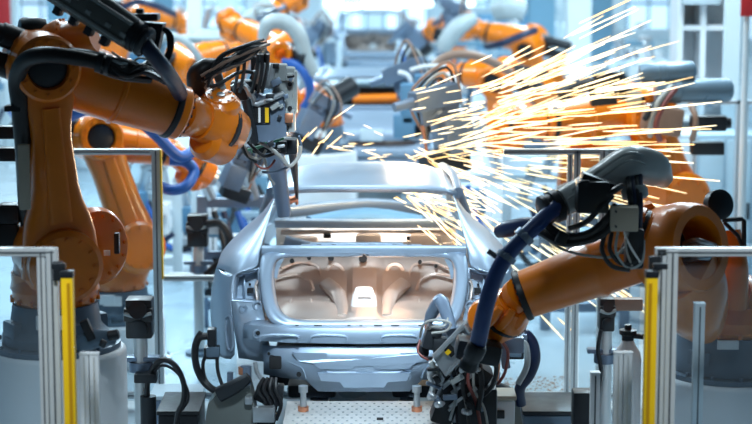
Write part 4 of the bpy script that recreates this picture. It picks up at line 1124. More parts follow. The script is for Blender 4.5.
# black box and gas bottle at lower right
c = P(584, 405, 11.0)
t = thing('control_box', 'small black control box beside the thin white post', 'box', (c.x, 11.0, 0))
z1 = P(584, 390, 11).z
obj('housing', MB().box((c.x, 11, z1 - .16), (.14, .14, .32), None, .012), 'dark', t)
obj('stand', MB().cyl((c.x, 11, 0), (c.x, 11, z1 - .3), .03), 'alu', t)
c = P(627, 380, 10.6)
t = thing('gas_bottle', 'white gas bottle with black valve behind the short right post', 'bottle', (c.x, 10.6, 0))
z1 = P(627, 352, 10.6).z
obj('body', MB().lathe((c.x, 10.6, 0), (0, 0, 1), [(0, .07), (.02, .08), (z1 - .04, .08), (z1 + .0, .072), (z1 + .05, .04), (z1 + .075, .03)], 24), 'white', t)
obj('valve', MB().lathe((c.x, 10.6, z1 + .07), (0, 0, 1), [(0, .035), (.03, .035), (.035, .05), (.06, .05), (.065, .02), (.09, .02)], 16).cyl((c.x, 10.6, z1 + .10), (c.x + .08, 10.55, z1 + .10), .016), 'dark', t)
# mid fences beside the car
y = 13.7; zt = P(120, 149, y).z
X = lambda p, q=300, yy=y: P(p, q, yy).x
zb = P(200, 395, y).z; zm = P(200, 278, y).z
fml = fence('clear guard fence left of the car with a tall aluminium post', y, zt,
      [(X(158.5), .062, 0, zt)], [(X(30), X(154), zt - .02, .042), (X(164), X(236), zm, .04), (X(30), X(330), max(zb, .03), .05)], [(X(30), X(154), .06, zt - .05), (X(164), X(236), .06, zm - .03)])
obj('yellow_edge', MB().box((X(163.6), y - .02, (zt + zm) / 2), (.012, .05, zt - zm)), 'yellow', fml)
fmr = fence('clear guard fence right of the car behind the orange forearm', y, zt,
      [(X(568), .04, 0, zt), (X(575), .05, 0, zt), (X(601), .06, 0, zt)], [(X(502), X(640), zt - .02, .042), (X(440), X(640), max(zb, .03), .05)], [(X(502), X(565), .06, zt - .05), (X(580), X(640), .06, zt - .05)])
# fence farther back on the left and right
y = 17.5; zt = P(240, 200, y).z
X = lambda p, q=300, yy=y: P(p, q, yy).x
fence('blurred pale guard fence between the left fence and the car pillar', y, zt, [(X(214), .075, 0, zt), (X(292), .07, 0, zt)], [(X(214), X(292), zt - .03, .07), (X(170), X(292), .3, .05)], [(X(218), X(289), .34, zt - .08)], pm='white')
y = 17.9
X = lambda p, q=300, yy=y: P(p, q, yy).x
z7 = P(715, 100, y).z
fence('tall pale guard fence at the right edge behind the black motors', y, z7, [(X(690), .05, 0, z7), (X(733), .05, 0, z7), (X(741), .03, 0, z7), (X(790), .05, 0, z7)], [(X(690), X(790), z7 - .02, .04), (X(690), X(790), .5, .05)], [(X(692), X(732), .52, z7 - .05), (X(743), X(788), .52, z7 - .05)], pm='greycab')
c = P(720, 180, 17.5)
cabinet(722, 0, 18.8, 1.1, P(720, 132, 18.8).z, .5, 'greycab', 'pale panel cabinet behind the tall right fence', 4, door_m='column')
cabinet(706, 0, 20.2, .6, 1.2, .5, 'greycab', 'pale low cabinet right of the white gas bottle', 2)

# ---- vision sensors on poles
def sensor(px_, py0, py1, yy, lab, w, hosepts, lean=0):
    c = P(px_, (py0 + py1) / 2, yy); h = (py1 - py0) * S(200, yy)
    t = thing('vision_sensor', lab, 'sensor', (c.x, yy, 0), 'sensor heads on poles')
    obj('housing', MB().box(c, (w, .16, h), None, .015).box(c + V((0, -.05, h * .12)), (w * 1.12, .1, h * .36), None, .02), 'rubber', t)
    obj('lens', MB().lathe(c + V((0, -.09, -h * .22)), (0, -1, 0), [(-.02, w * .34), (.012, w * .34), (.016, w * .26)], 20), 'dark', t)
    obj('lens_band', MB().tube([c + V((-w * .5, -.10, h * .16)), c + V((0, -.115, h * .10)), c + V((w * .5, -.10, h * .18))], .012, 8, 4), 'palehose', t)
    obj('upper_lens', MB().lathe(c + V((0, -.09, h * .24)), (0, -1, .3), [(0, w * .34), (.03, w * .34), (.03, w * .2)], 18), 'dark', t)
    obj('pole', MB().cyl((c.x, yy, 0), (c.x, yy, c.z - h * .4), .045, n=16), 'alu', t)
    obj('collar', MB().cyl((c.x, yy, c.z - h * .5 - .22), (c.x, yy, c.z - h * .5 - .16), .075).box((c.x, yy, c.z - h * .5 - .14), (.24, .08, .03), None, .006), 'gunblue', t)
    obj('pole_foot', MB().lathe((c.x, yy, 0), (0, 0, 1), [(0, .12), (.03, .12), (.035, .05), (.06, .05)], 20), 'basegrey', t)
    for pts, r_ in hosepts: obj('cable', MB().tube(px_list(pts), r_, 8, 6), 'rubber', t)
    return t
vs = sensor(140, 297, 337, 11.6, 'sharp black sensor head with round lens on grey pole left of the car', .165,
       [([(147,398,11.5),(148,380,11.5),(156,364,11.5),(166,360,11.5),(177,368,11.5),(184,385,11.5),(183,402,11.5),(178,414,11.5),(176,430,11.5)], .018), ([(150,380,11.5),(160,366,11.5),(174,370,11.5),(186,386,11.5),(188,400,11.5),(180,412,11.5)], .009)])
obj('cable_gland', MB().cyl(P(148, 396, 11.5), P(149, 440, 11.5), .05, n=16).box(P(146, 377, 11.5), (.14, .1, .06), None, .01), 'dark', vs)
sensor(198, 214, 246, 15.5, 'blurred dark sensor head with a hanging hose beside the rear fence', .17,
       [([(206,224,15.4),(220,224,15.4),(229,238,15.4),(226,256,15.4),(214,268,15.4),(206,276,15.4)], .035)])
sensor(606, 296, 330, 12.2, 'dark sensor head with brown side arm at right behind the yellow post', .10,
       [([(601,330,12.1),(598,350,12.1),(601,372,12.1),(596,400,12.1)], .014)])
c = P(627, 304, 12.2)
t = thing('sensor_arm', 'brown horizontal sensor arm beside the right yellow post', 'arm', c)
obj('bar', MB().box(c, (.20, .08, .08), None, .01), 'brownhose', t)
obj('cap', MB().box(c + V((-.11, 0, 0)), (.03, .1, .1), None, .01), 'dark', t)

# ---- conveyor skid and supports under the car
zp = P(364, 402, 11.72).z
t = thing('conveyor_skid', 'white perforated conveyor plate under the tail of the nearest car', 'conveyor', (X0, 12.5, 0))
xa, xb = P(285, 410, 11.5).x, P(437, 410, 11.5).x
obj('plate', MB().box(((xa + xb) / 2, 11.1, zp - .02), (xb - xa, 1.3, .04), None, .006), mat('perforated_plate', (.74, .74, .73), .42, .15, .5, 0, .15, 30, None, 1, .35, 34), t)
hp = MB()
for i in range(16):
    for j in range(9):
        hp.box((xa + .06 + (xb - xa - .12) * i / 15 + (.03 if j % 2 else 0) * .9, 11.68 - .07 * j, zp + .0005), (.014, .018, .003))
obj('plate_hole', hp, 'steel', t)
obj('frame', MB().box(((xa + xb) / 2, 11.1, zp - .12), (xb - xa - .1, 1.2, .16)).box((X0 - .3, 13.0, zp - .2), (.12, 4.6, .14)).box((X0 + .3, 13.0, zp - .2), (.12, 4.6, .14)).box((X0, 11.3, (zp - .24) / 2), (.7, .4, zp - .24)).box((X0, 14.5, (zp - .26) / 2), (.7, .4, zp - .26)), 'gunblue', t)
for s_ in (-1, 1):
    objs('car_support', MB().box((X0 + s_ * .42, 13.2, zp - .08), (.24, .3, .12), None, .01).box((X0 + s_ * .42, 14.6, zp - .08), (.24, .3, .12), None, .01), 'basegrey', t)
for px_, lab in ((303, 'left'), (417, 'right')):
    a_ = P(px_, 408, 11.45); b2 = P(px_, 386, 11.60)
    q = obj('locating_pin', MB().cyl((a_.x, 11.5, zp), (a_.x, 11.5, zp + .13), .022, .018).cyl((a_.x, 11.5, zp + .12), (a_.x, 11.5, zp + .16), .03), 'steel', t)
    obj('pin_tip', MB().cyl((a_.x, 11.495, zp), (a_.x, 11.495, zp + .03), .034), 'copper', q)
objs('hole_cover', MB().box(P(380, 419, 11.3), (.04, .05, .006)).box(P(300, 422, 11.25), (.03, .04, .006)), 'hole', t)
# far skids
for (dy, lab) in ((21.6 - 11.7, 'dark conveyor skid under the middle car'), (37.4 - 11.7, 'dark conveyor skid under the farthest car')):
    t = thing('conveyor_skid', lab, 'conveyor', (X0, 14 + dy, 0), 'far conveyor skids')
    obj('runner', MB().box((X0 - .42, 14 + dy, .215), (.12, 3.6, .43)).box((X0 + .42, 14 + dy, .215), (.12, 3.6, .43)), 'greycab', t)
    objs('cross_bar', MB().box((X0, 12.6 + dy, .36), (.8, .1, .1)).box((X0, 15.4 + dy, .36), (.8, .1, .1)), 'greycab', t)

# ---- lower clamps at the left and right of the skid
def clamp(lab, s_, Yc):
    Q = (lambda x, y, d: P(x - 4, y, d)) if s_ < 0 else (lambda x, y, d: V((2 * X0 - P(x - 4, y, d).x, d, P(x, y, d).z)))
    c = Q(240, 400, Yc)
    t = thing('clamping_unit', lab, 'clamp', (c.x, Yc, 0), 'clamping units under the bumper')
    obj('pedestal', MB().box((c.x, Yc, .15), (.42, .3, .30), None, .01), 'basegrey', t)
    obj('housing', MB().prism([Q(212, 404, Yc - .1), Q(220, 395, Yc - .1), Q(240, 388, Yc - .1), Q(254, 388, Yc - .1), Q(258, 404, Yc - .1), Q(262, 440, Yc - .1), Q(206, 440, Yc - .1)], (0, .2, 0)), 'housing', t)
    obj('cover', MB().slab([Q(224, 394, Yc - .12), Q(240, 386, Yc - .15), Q(253, 377, Yc - .15)], [.05, .045, .03], [.05] * 3, (0, -1, 0), 12, 3), 'dark', t)
    arm = MB()
    for (a, b, r_) in (((262, 400), (270, 384), .05), ((272, 404), (276, 380), .045), ((282, 405), (284, 384), .035), ((258, 414), (280, 420), .06), ((264, 392), (285, 400), .03)):
        arm.box((Q(*a, Yc) + Q(*b, Yc)) / 2, (r_ * 1.6, .09, (Q(*a, Yc) - Q(*b, Yc)).length), rotto(V((0, 1, 0)).cross(Q(*b, Yc) - Q(*a, Yc)), Q(*b, Yc) - Q(*a, Yc)), .012)
    obj('clamp_arm', arm, 'dark', t)
    obj('cylinder', MB().cyl(Q(250, 366, Yc), Q(250, 392, Yc), .035).cyl(Q(234, 372, Yc), Q(234, 386, Yc), .02), 'gunblue', t)
    objs('steel_link', MB().tube([Q(259, 362, Yc - .1), Q(261, 372, Yc - .1), Q(266, 380, Yc - .1)], .014, 8, 4).box(Q(268, 414, Yc - .15), (.14, .06, .1), None, .01).box(Q(253, 400, Yc - .12), (.05, .05, .05), None, .01), 'steel', t)
    obj('copper_tip', MB().cyl(Q(247, 367, Yc), Q(247, 374, Yc), .03, n=12), 'copper', t)
    for k_ in range(4):
        obj('cable', MB().tube([Q(268 + 4 * k_, 378, Yc - .1), Q(262 + 6 * k_, 390, Yc - .14), Q(270 + 5 * k_, 404, Yc - .12), Q(262 + 6 * k_, 420, Yc - .12)], .013, 7, 5), 'rubber', t)
    sb = MB().box(Q(216, 338, 11.95), (.055, .1, .13), None, .008)
    hb_ = obj('connector_block', sb.box(Q(216, 352, 11.95), (.10, .1, .08), None, .012), 'dark', t)
    obj('connector_cover', MB().box(Q(217, 352, 11.89), (.085, .03, .065), None, .008), 'basegrey', hb_)
    for pts, r_ in () if s_ > 0 else (([(212,336,11.9),(203,338,11.9),(199,350,11.9),(201,368,11.9),(210,384,11.9),(226,394,11.85),(240,398,11.8)], .024), ([(211,354,11.9),(207,364,11.9),(210,380,11.9),(222,392,11.85)], .012), ([(221,356,11.9),(222,372,11.9),(228,390,11.85)], .012), ([(205,332,11.9),(200,340,11.9),(198,352,11.9)], .016)):
        obj('hose', MB().tube([Q(*a) for a in pts], r_, 9, 6), 'rubber', t)
clamp('dark clamping unit with looped hoses under the left end of the bumper', -1, 11.75)
clamp('clamping unit with looped hoses half hidden behind the right weld gun', 1, 11.75)
# loop hoses right of the gun
c = P(515, 352, 11.9)
t = thing('hose_loop', 'black hose loop with pale blue cap right of the weld gun', 'hose', P(520, 400, 11.5))
obj('hose', MB().tube(px_list([(518,338,11.5),(525,334,11.5),(533,344,11.5),(535,360,11.5),(529,376,11.5),(520,388,11.55),(521,404,11.6)]), .034, 12, 6), 'navy', t)
obj('hose_line', MB().tube(px_list([(520,342,11.4),(526,346,11.4),(527,366,11.4),(518,384,11.4)]), .02, 9, 6), 'palehose', t)
obj('end_block', MB().box(P(517, 341, 11.5), (.12, .12, .11), None, .015), 'gunblue', t)
# white and dark boxes at the bottom edge
def crate(px0, px1, pyt, yy, dp, m, lab, name='equipment_box', cat='box', lidm=None):
    a_, b2 = P(px0, pyt, yy), P(px1, pyt, yy)
    t = thing(name, lab, cat, ((a_.x + b2.x) / 2, yy + dp / 2, 0))
    obj('body', MB().box(((a_.x + b2.x) / 2, yy + dp / 2, a_.z / 2 - .01), (b2.x - a_.x, dp, a_.z - .02), None, .01), m, t)
    obj('lid', MB().box(((a_.x + b2.x) / 2, yy + dp / 2, a_.z), (b2.x - a_.x + .02, dp + .02, .03), None, .008), lidm or m, t)
    obj('latch', MB().box(((a_.x + b2.x) / 2, yy - .012, a_.z - .1), (.05, .02, .05), None, .004), 'dark', t)
    return t
crate(486, 515, 398, 11.3, .2, 'white', 'small white box with pale top right of the right weld gun', lidm='beige')
crate(158, 198, 413, 11.9, .5, 'dark', 'low dark machine base at the bottom left of the skid', lidm='rubber')
crate(524, 578, 413, 12.1, .5, 'basegrey', 'low dark machine base at the bottom right of the skid', lidm='dark')
crate(150, 200, 398, 13.0, .35, 'gunblue', 'blue grey floor duct in front of the left fence rail', lidm='greycab')
# debris on the floor at right
db_ = MB()
for k_ in range(420):
    x = P(rnd.uniform(515, 592), 400, 13.4).x; yv = rnd.uniform(13.8, 14.7)
    s_ = rnd.uniform(.005, .018)
    db_.box((x, yv, s_ * .2), (s_, s_ * rnd.uniform(.4, 1.4), s_ * .4), Matrix.Rotation(rnd.uniform(0, 3), 3, 'Z'))
o = obj('weld_spatter', db_, mat('burnt_copper_chips', (.55, .34, .24), .5, .2, .5, 0, .4, 40)); tag(o, 'copper coloured spatter chips strewn on the floor at lower right', 'spatter', None, 'stuff')

# ---- tooling fixtures blurred in the middle distance
def fixture(lab, px_, pyt, yy, w, seed, cols=('greycab', 'bluecab', 'white')):
    r_ = random.Random(seed); c = P(px_, 100, yy); h = max(.5, P(px_, pyt, yy).z)
    t = thing('tooling_fixture', lab, 'fixture', (c.x, yy, 0), 'tooling fixtures beside the line')
    for dx in (-w / 2, w / 2):
        obj('upright', MB().box((c.x + dx, yy, h / 2), (.09, .09, h), None, .008), cols[0], t)
    for z in (h - .06, h * .55, .2):
        obj('crossbar', MB().box((c.x, yy, z), (w, .07, .08), None, .008), cols[0], t)
    for k_ in range(4):
        x = c.x + w * r_.uniform(-.42, .42); z = h * r_.uniform(.3, .95)
        b = obj('valve_box', MB().box((x, yy - .12, z), (r_.uniform(.14, .3), .16, r_.uniform(.14, .32)), None, .015), cols[1 + k_ % 2], t)
        obj('box_cover', MB().box((x, yy - .21, z), (.1, .02, .1), None, .005), 'steel', b)
    for k_ in range(3):
        x = c.x + w * (-.35 + .35 * k_); z = h - .02
        d = V((r_.uniform(-.5, .5), -.3, 1)).normalized()
        a = V((x, yy, z))
        obj('clamp', MB().cyl(a, a + d * .26, .05, n=10).box(a + d * .3, (.16, .08, .07), Matrix.Rotation(r_.uniform(-.6, .6), 3, 'Y'), .01), 'steel', t)
    for k_ in range(3):
        x0, x1 = c.x + w * r_.uniform(-.5, .5), c.x + w * r_.uniform(-.5, .5)
        obj('hose', MB().tube([(x0, yy - .14, h * .9), (x0 + .1, yy - .22, h * .6), ((x0 + x1) / 2, yy - .2, h * .35), (x1, yy - .15, h * .55)], .028, 8, 6), ('navy', 'rubber', 'blue')[k_], t)
    return t
for a in (('fixture with blue boxes between the rear fence and the left weld gun', 244, 164, 19.0, 1.0, 3),
          ('fixture behind the blurred sensor head with the hanging hose', 186, 206, 19.5, .9, 5),
          ('fixture of pale frames under the ring elbow robot at left', 238, 112, 23, 1.0, 7),
          ('fixture left of the farthest car', 306, 36, 34, 1.2, 9),
          ('fixture right of the farthest car', 432, 34, 34, 1.2, 11),
          ('fixture behind the sparks, right of the nearest car roof', 500, 172, 18.5, 1.3, 13),
          ('fixture behind the densest sparks left of the large orange robot', 560, 196, 18.0, 1.0, 15),
          ('fixture at the top right of centre behind the far robot', 580, 62, 29, 1.4, 17),
          ('fixture in front of the slim white column at upper right', 650, 58, 25, 1.0, 19),
          ('dark blue fixture right of the blurred sensor head', 232, 196, 16.6, .55, 31, ('gunblue', 'bluecab', 'white')),
          ('dark blue fixture below the blue weld gun behind the left fence', 226, 176, 20.5, .8, 33, ('bluecol', 'bluecab', 'bluecab')),
          ('blue fixture between the left robots and the middle car', 300, 92, 27.4, .9, 35, ('bluecol', 'bluecab', 'greycab')),
          ('blue fixture at the top left between the two pale columns', 206, 26, 28.5, 1.3, 37, ('bluecol', 'bluecab', 'gunblue')),
          ('blue fixture at the right behind the brown hose', 482, 40, 30, 1.2, 39, ('bluecol', 'bluecab', 'gunblue')),
          ('dark fixture behind the fence between the sparks and the right arm', 588, 215, 16.5, .7, 41, ('gunblue', 'bluecab', 'white')),
          ('blue fixture in the upper right left of the white lockers', 612, 40, 33, 1.3, 43, ('bluecol', 'bluecab', 'gunblue')),
          ('fixture far off at the upper left behind the elbow motor', 20, 50, 27, 1.2, 21),
          ('fixture behind the black junction box of the left robot', 148, 46, 30, 1.6, 23),
          ('fixture seen between the left front arm and the yellow fence edge', 140, 190, 18.8, .7, 25)):
    fixture(*a)
# ================================================================= BLURRED ROBOTS
def rob(lab, basepx, Yb, Sx, E, W, T, k, hose='navy', hosept=None, nrm=None, ped=None, motors=True, rp=.36, extra=None):
    c = P(basepx[0], basepx[1], Yb); z = max(c.z, .12)
    pedestal(ped or ('white drum pedestal of the ' + lab.split(',')[0]), V((c.x, c.y, 0)), z, rp * k, 'white robot pedestals')
    return robot(lab, V((c.x, c.y, 0)), z, P(*Sx), P(*E), P(*W), P(*T), k, nrm, hosept=[P(*a) for a in hosept] if hosept else None, hose=hose, motors=motors)
# behind the left fence
RD = rob('orange robot standing behind the clear fence at left', (116, 318), 15.3, (134, 246, 15.2), (96, 138, 15.2), (166, 150, 15.4), (214, 178, 15.6), 1.12, 'blue',
    [(66,118,14.9),(84,110,14.85),(110,108,14.85),(135,118,14.9),(155,134,15.0),(178,156,15.1),(192,152,15.2)], ped='white drum pedestal behind the clear fence at left')
obj('dress_hose', MB().tube(px_list([(160,186,15.2),(172,190,15.1),(186,186,15.1),(194,172,15.2),(186,162,15.2),(170,160,15.2)]), .045, 12, 6), 'blue', RD)
obj('wrist_ball', MB().lathe(P(196, 172, 15.6), (.3, -.9, .2), [(-.14, .10), (-.08, .15), (.06, .15), (.12, .11), (.13, .07)], 26), 'orange', RD)
obj('label_plate', MB().box(P(107, 300, 14.85), (.12, .02, .075)), 'label', RD)
gun('blurred blue weld gun hanging right of the robot behind the left fence', P(222, 172, 15.8), P(252, 182, 15.9), (0, -.2, 1), .8)
# left middle distance
RA = rob('orange robot with open ring elbow between the left gun and the middle car', (318, 150), 20, (306, 112, 20), (281, 54, 19.8), (245, 30, 20.6), (222, 20, 21), 1.15, 'blue',
    [(284,62,19.5),(298,66,19.4),(308,80,19.4),(310,96,19.5),(304,108,19.6)], motors=True, ped='white drum pedestal of the ring elbow robot')
obj('dress_hose', MB().tube(px_list([(262,40,19.4),(268,24,19.4),(284,22,19.4),(298,34,19.4),(306,56,19.4),(314,74,19.4)]), [.05,.08,.085,.085,.07,.06], 12, 6), 'palehose', RA)
obj('ring_face', MB().ring(P(281, 54, 19.5), (-.2, -1, .1), [(0, .125), (.03, .11), (.03, .07), (-.05, .06), (-.05, .12)], 30), 'orange', RA)
RB = rob('orange robot at the top left whose arm rises past the ring elbow robot', (214, 118), 25, (222, 92, 25), (243, 38, 24.8), (282, 6, 25.2), (306, -8, 25.5), 1.2, 'palehose',
    [(160,36,24.4),(172,40,24.3),(188,38,24.2),(210,39,24.2),(234,39,24.3)], ped='white drum pedestal of the robot at the top left')
obj('hose_housing', MB().slab(px_list([(240,26,24.4),(256,16,24.4),(270,4,24.5)]), [.11, .12, .1], [.1, .1, .1], (0, -1, 0), 16, 3), 'palehose', RB)
obj('motor_housing', MB().lathe(P(233, 39, 24.4), (-1, 0, .02), [(-.02, .10), (.02, .12), (.5, .12), (.54, .09)], 20), 'palehose', RB)
RE = rob('orange robot low behind the black cable bundle of the left gun', (170, 128), 22.5, (174, 104, 22.3), (186, 62, 22.2), (224, 50, 22.6), (246, 52, 22.9), 1.05, 'palehose',
    [(160,40,21.8),(172,36,21.7),(188,44,21.7),(200,60,21.8),(206,78,21.9)], ped='white drum pedestal behind the cable bundle of the left gun')
gun('blurred grey weld gun beside the farthest robots at top left', P(262, 40, 23.8), P(288, 26, 24), (0, 0, 1), .9)
gun('dark weld gun clamped at the left side of the middle car', P(296, 118, 18.8), P(322, 132, 18.9), (0, 0, 1), 1.0)
# right middle distance
RF = rob('orange robot at the top right of centre, reaching toward the far cars', (548, 116), 26, (542, 86, 25.8), (530, 44, 25.6), (486, 32, 25.8), (458, 20, 26), 1.2, 'navy',
    [(536,30,25),(520,36,24.9),(500,44,25),(486,46,25.2)], ped='white drum pedestal of the far robot at the top right of centre')
obj('hose_housing', MB().slab(px_list([(496,12,25),(510,9,24.9),(524,12,24.9)]), [.12, .15, .13], [.12, .14, .12], (0, -1, 0), 16, 3), 'palehose', RF)
obj('dress_hose', MB().tube(px_list([(442,50,24.8),(448,40,24.8),(460,26,24.8),(474,18,24.9)]), [.10, .12, .12, .09], 12, 6), 'palehose', RF)
gun('blurred grey weld gun of the robot reaching toward the far cars', P(462, 30, 25), P(440, 22, 25.2), (0, 0, 1), 1.0)
RG = rob('orange robot behind the brown hose, right of the middle car', (520, 150), 20.5, (508, 126, 20.3), (500, 78, 20.2), (462, 74, 20.4), (440, 84, 20.6), 1.1, 'brownhose',
    [(432,98,19.6),(430,80,19.5),(436,64,19.5),(452,55,19.5),(472,55,19.5),(492,62,19.6),(510,72,19.8)], ped='white drum pedestal right of the middle car')
GGs = gun('dark blue weld gun with white frame bars at the right of the middle car', P(440, 96, 19.2), P(402, 110, 19.4), (0, 0, 1), 1.35)
obj('frame_bar', MB().tube(px_list([(446,74,18.9),(452,76,18.9),(462,88,18.9),(458,92,18.9),(446,78,18.9)]), .022, 7, 1).tube(px_list([(410,70,19),(426,66,19),(446,66,19)]), .02, 7, 4).tube(px_list([(398,72,19.2),(408,76,19.2),(416,92,19.2)]), .025, 7, 4), 'white', GGs)
obj('side_housing', MB().box(P(412, 104, 19.1), (.24, .2, .42), None, .03).box(P(424, 84, 19.2), (.2, .2, .2), None, .03).box(P(404, 126, 19.1), (.22, .2, .24), None, .03), 'bluecab', GGs)
obj('yellow_block', MB().box(P(431, 112, 19), (.12, .12, .16), None, .02), 'yellow', GGs)
# farther robots along the line
RH = rob('small far orange robot right of the farthest car', (462, 92), 32, (458, 66, 32), (462, 30, 31.8), (442, 26, 32), (428, 32, 32.2), 1.15, 'navy',
    [(474,26,31),(462,18,31),(446,18,31),(434,24,31.4)], ped='white drum pedestal of the small far robot right of the farthest car')
gun('small far weld gun pointing at the farthest car from the right', P(426, 34, 32.2), P(413, 46, 32.3), (0, 0, 1), 1.2)
RI = rob('small far orange robot left of the farthest car', (262, 96), 32, (270, 70, 32), (262, 28, 31.8), (284, 22, 32), (298, 30, 32.2), 1.15, 'navy',
    [(252,22,31),(264,14,31),(280,14,31),(296,20,31.4)], ped='white drum pedestal of the small far robot left of the farthest car')
gun('small far weld gun pointing at the farthest car from the left', P(300, 34, 32.2), P(316, 46, 32.3), (0, 0, 1), 1.2)
RJ = rob('orange robot at the top edge above the grey hose housing of the left robot', (96, 88), 28, (110, 60, 28), (132, 14, 27.8), (176, 20, 28), (196, 30, 28.2), 1.2, 'navy',
    [(120,10,27),(136,2,27),(156,6,27),(174,14,27.4)], ped='white drum pedestal of the robot above the grey hose housing')
# large robot behind the sparks
Yc = 16.6
RC = rob('large orange robot behind the sparks with grey cylinders on its elbow', (672, 280), 17.2, (668, 196, 17.0), (640, 112, 16.8), (545, 122, 16.4), (478, 130, 16.2), 1.45, 'rubber',
    [(560,96,16.2),(590,84,16.1),(620,92,16.1),(640,100,16.2)], motors=False, ped='white drum pedestal hidden behind the right front robot')
obj('arm_cover', MB().slab(px_list([(560,168,16.7),(610,172,16.7),(664,172,16.7)]), [.22, .27, .32], [.14, .16, .16], (0, -1, 0), 22, 3.5), 'orange', RC)
for (a, b2, r_) in (((655, 91), (733, 90), .105), ((640, 74), (696, 70), .085)):
    d = (P(*b2, 16.3) - P(*a, 16.3)).normalized(); L = (P(*b2, 16.3) - P(*a, 16.3)).length
    obj('balance_cylinder', MB().lathe(P(*a, 16.3), d, [(0, r_ * .9), (.02, r_), (.16, r_), (.165, r_ * 1.08), (.22, r_ * 1.08), (.225, r_), (L - .06, r_), (L - .02, r_ * .85), (L, r_ * .5)], 26), 'palesteel', RC)
objs('elbow_motor', MB().box(P(708, 123, 16.3), (.30, .16, .13), None, .015).lathe(P(725, 123, 16.3), (1, 0, 0), [(0, .05), (.05, .045)], 14).box(P(707, 148, 16.3), (.28, .16, .11), None, .015).box(P(608, 78, 16.0), (.24, .14, .10), Matrix.Rotation(-.12, 3, 'Y'), .01).box(P(603, 97, 16.0), (.22, .16, .13), Matrix.Rotation(-.1, 3, 'Y'), .01), 'dark', RC)
obj('gear_block', MB().box(P(662, 120, 16.2), (.34, .2, .24), Matrix.Rotation(.15, 3, 'Y'), .03), 'brownhose', RC)
obj('label_plate', MB().box(P(634, 99, 16.0), (.13, .03, .13), None, .01), 'beige', RC)
for pts, mt in (([(672,86,15.9),(660,100,15.8),(652,118,15.8),(650,136,15.9)], 'palewire'), ([(676,88,15.9),(664,104,15.8),(656,124,15.8),(660,140,15.9)], 'pinkwire'), ([(690,104,15.9),(696,120,15.8),(692,140,15.9)], 'brownhose'), ([(668,90,15.9),(654,106,15.8),(644,120,15.8)], 'rubber')):
    obj('cable', MB().tube(px_list(pts), .025, 8, 6), mt, RC)
gun('weld gun hidden in the densest sparks left of the large orange robot', P(470, 130, 16), P(425, 142, 15.8), (0, 0, 1), 1.3)

# ================================================================= SPARKS
sp = MB()
origin = P(396, 150, 14.6)
from mathutils.bvhtree import BVHTree
def tree_of(root):
    vs, ps = [], []
    def walk(o):
        if o.type == 'MESH':
            n0 = len(vs); vs.extend([v.co + ORG[root.name] for v in o.data.vertices]); ps.extend([[i + n0 for i in p.vertices] for p in o.data.polygons])
        for ch in o.children: walk(ch)
    walk(root)
    return BVHTree.FromPolygons(vs, ps)
trees = [tree_of(o) for o in (car1, fmr, RC, RG, RR, GGs)]
def streak(a, b, r_):
    a, b = V(a), V(b); d = (b - a)
    for tr_ in trees:                       # sparks fly free of the metal
        if tr_.ray_cast(a - d * .03, d.normalized(), d.length * 1.06)[0] is not None or tr_.find_nearest(a, .012)[0] is not None or tr_.find_nearest(b, .012)[0] is not None: return
    fr = frame(d); n = 5; mid = a.lerp(b, .62)
    vs = []
    for c, q in ((a, .35), (a.lerp(b, .3), .9), (mid, 1.0), (b, .45)):
        for k in range(n):
            t = 2 * math.pi * k / n; vs.append(c + fr[0] * (r_ * q * math.cos(t)) + fr[1] * (r_ * q * math.sin(t)))
    fs = []
    for i in range(3):
        for k in range(n): fs.append((i * n + k, i * n + (k + 1) % n, (i + 1) * n + (k + 1) % n, (i + 1) * n + k))
    fs += [list(range(n))[::-1], [3 * n + k for k in range(n)]]
    sp.add(vs, fs)
rs = random.Random(21)
def burst(n, a0, a1, r0, r1, l0, l1, rad, dep=(-.5, .25), curve=.10, pw=1.0, o=None, jz=(-.12, .12)):
    o = o or origin
    for i in range(n):
        t = rs.random()
        ang = math.radians(a0 + (a1 - a0) * t)
        dist = r0 + (r1 - r0) * rs.random() ** pw
        L = rs.uniform(l0, l1) * (.6 + .5 * dist / max(r1, .01))
        dy = rs.uniform(*dep)
        d = V((math.cos(ang), dy, math.sin(ang))).normalized()
        p0 = o + d * dist - V((0, 0, curve * dist * dist * .15)) + V((rs.uniform(-.08, .08), rs.uniform(-.1, .1), rs.uniform(*jz)))
        d2 = (d - V((0, 0, curve * dist * .3))).normalized()
        streak(p0, p0 + d2 * L, rad * rs.uniform(.55, 1.15))
burst(84, 4, 29, .30, 1.7, .22, .55, .0058, curve=.02, pw=.7, jz=(-.15, .34))
burst(40, 14, 32, .7, 1.75, .25, .60, .0062, curve=.02, jz=(-.1, .2))
burst(50, -4, 11, .3, 2.0, .25, .65, .0060, curve=.05, pw=.7, jz=(-.2, .2))
burst(40, -22, 0, .4, 1.9, .15, .45, .0060, curve=.15)
burst(44, -48, -14, .4, 2.1, .15, .50, .0065, curve=.05)
burst(50, 4, 27, .08, .9, .14, .40, .0052, dep=(-.4, .2), curve=.02, jz=(-.12, .42))
burst(30, -37, -27, 1.35, 1.75, .25, .5, .0058, curve=.02)
burst(60, -48, -6, .0, .5, .10, .28, .0050, dep=(-.2, .2), curve=.05, o=P(400, 192, 13.7), jz=(-.06, .06))
burst(40, -45, -6, .1, 1.1, .10, .30, .0055, dep=(-.15, .3), curve=.1)
burst(20, -60, -30, .12, .75, .08, .25, .0050, dep=(-.15, .2), curve=.1)
burst(16, 150, 200, .0, .35, .06, .18, .0050, curve=.1)
burst(7, 30, 60, .0, .25, .10, .2, .0055, o=P(308, 150, 14.4))
ms = bpy.data.materials.new('hot_sparks'); ms.use_nodes = True
nt = ms.node_tree; nt.nodes.clear()
out_ = nt.nodes.new('ShaderNodeOutputMaterial'); em = nt.nodes.new('ShaderNodeEmission')
ge = nt.nodes.new('ShaderNodeNewGeometry'); rp_ = nt.nodes.new('ShaderNodeValToRGB')
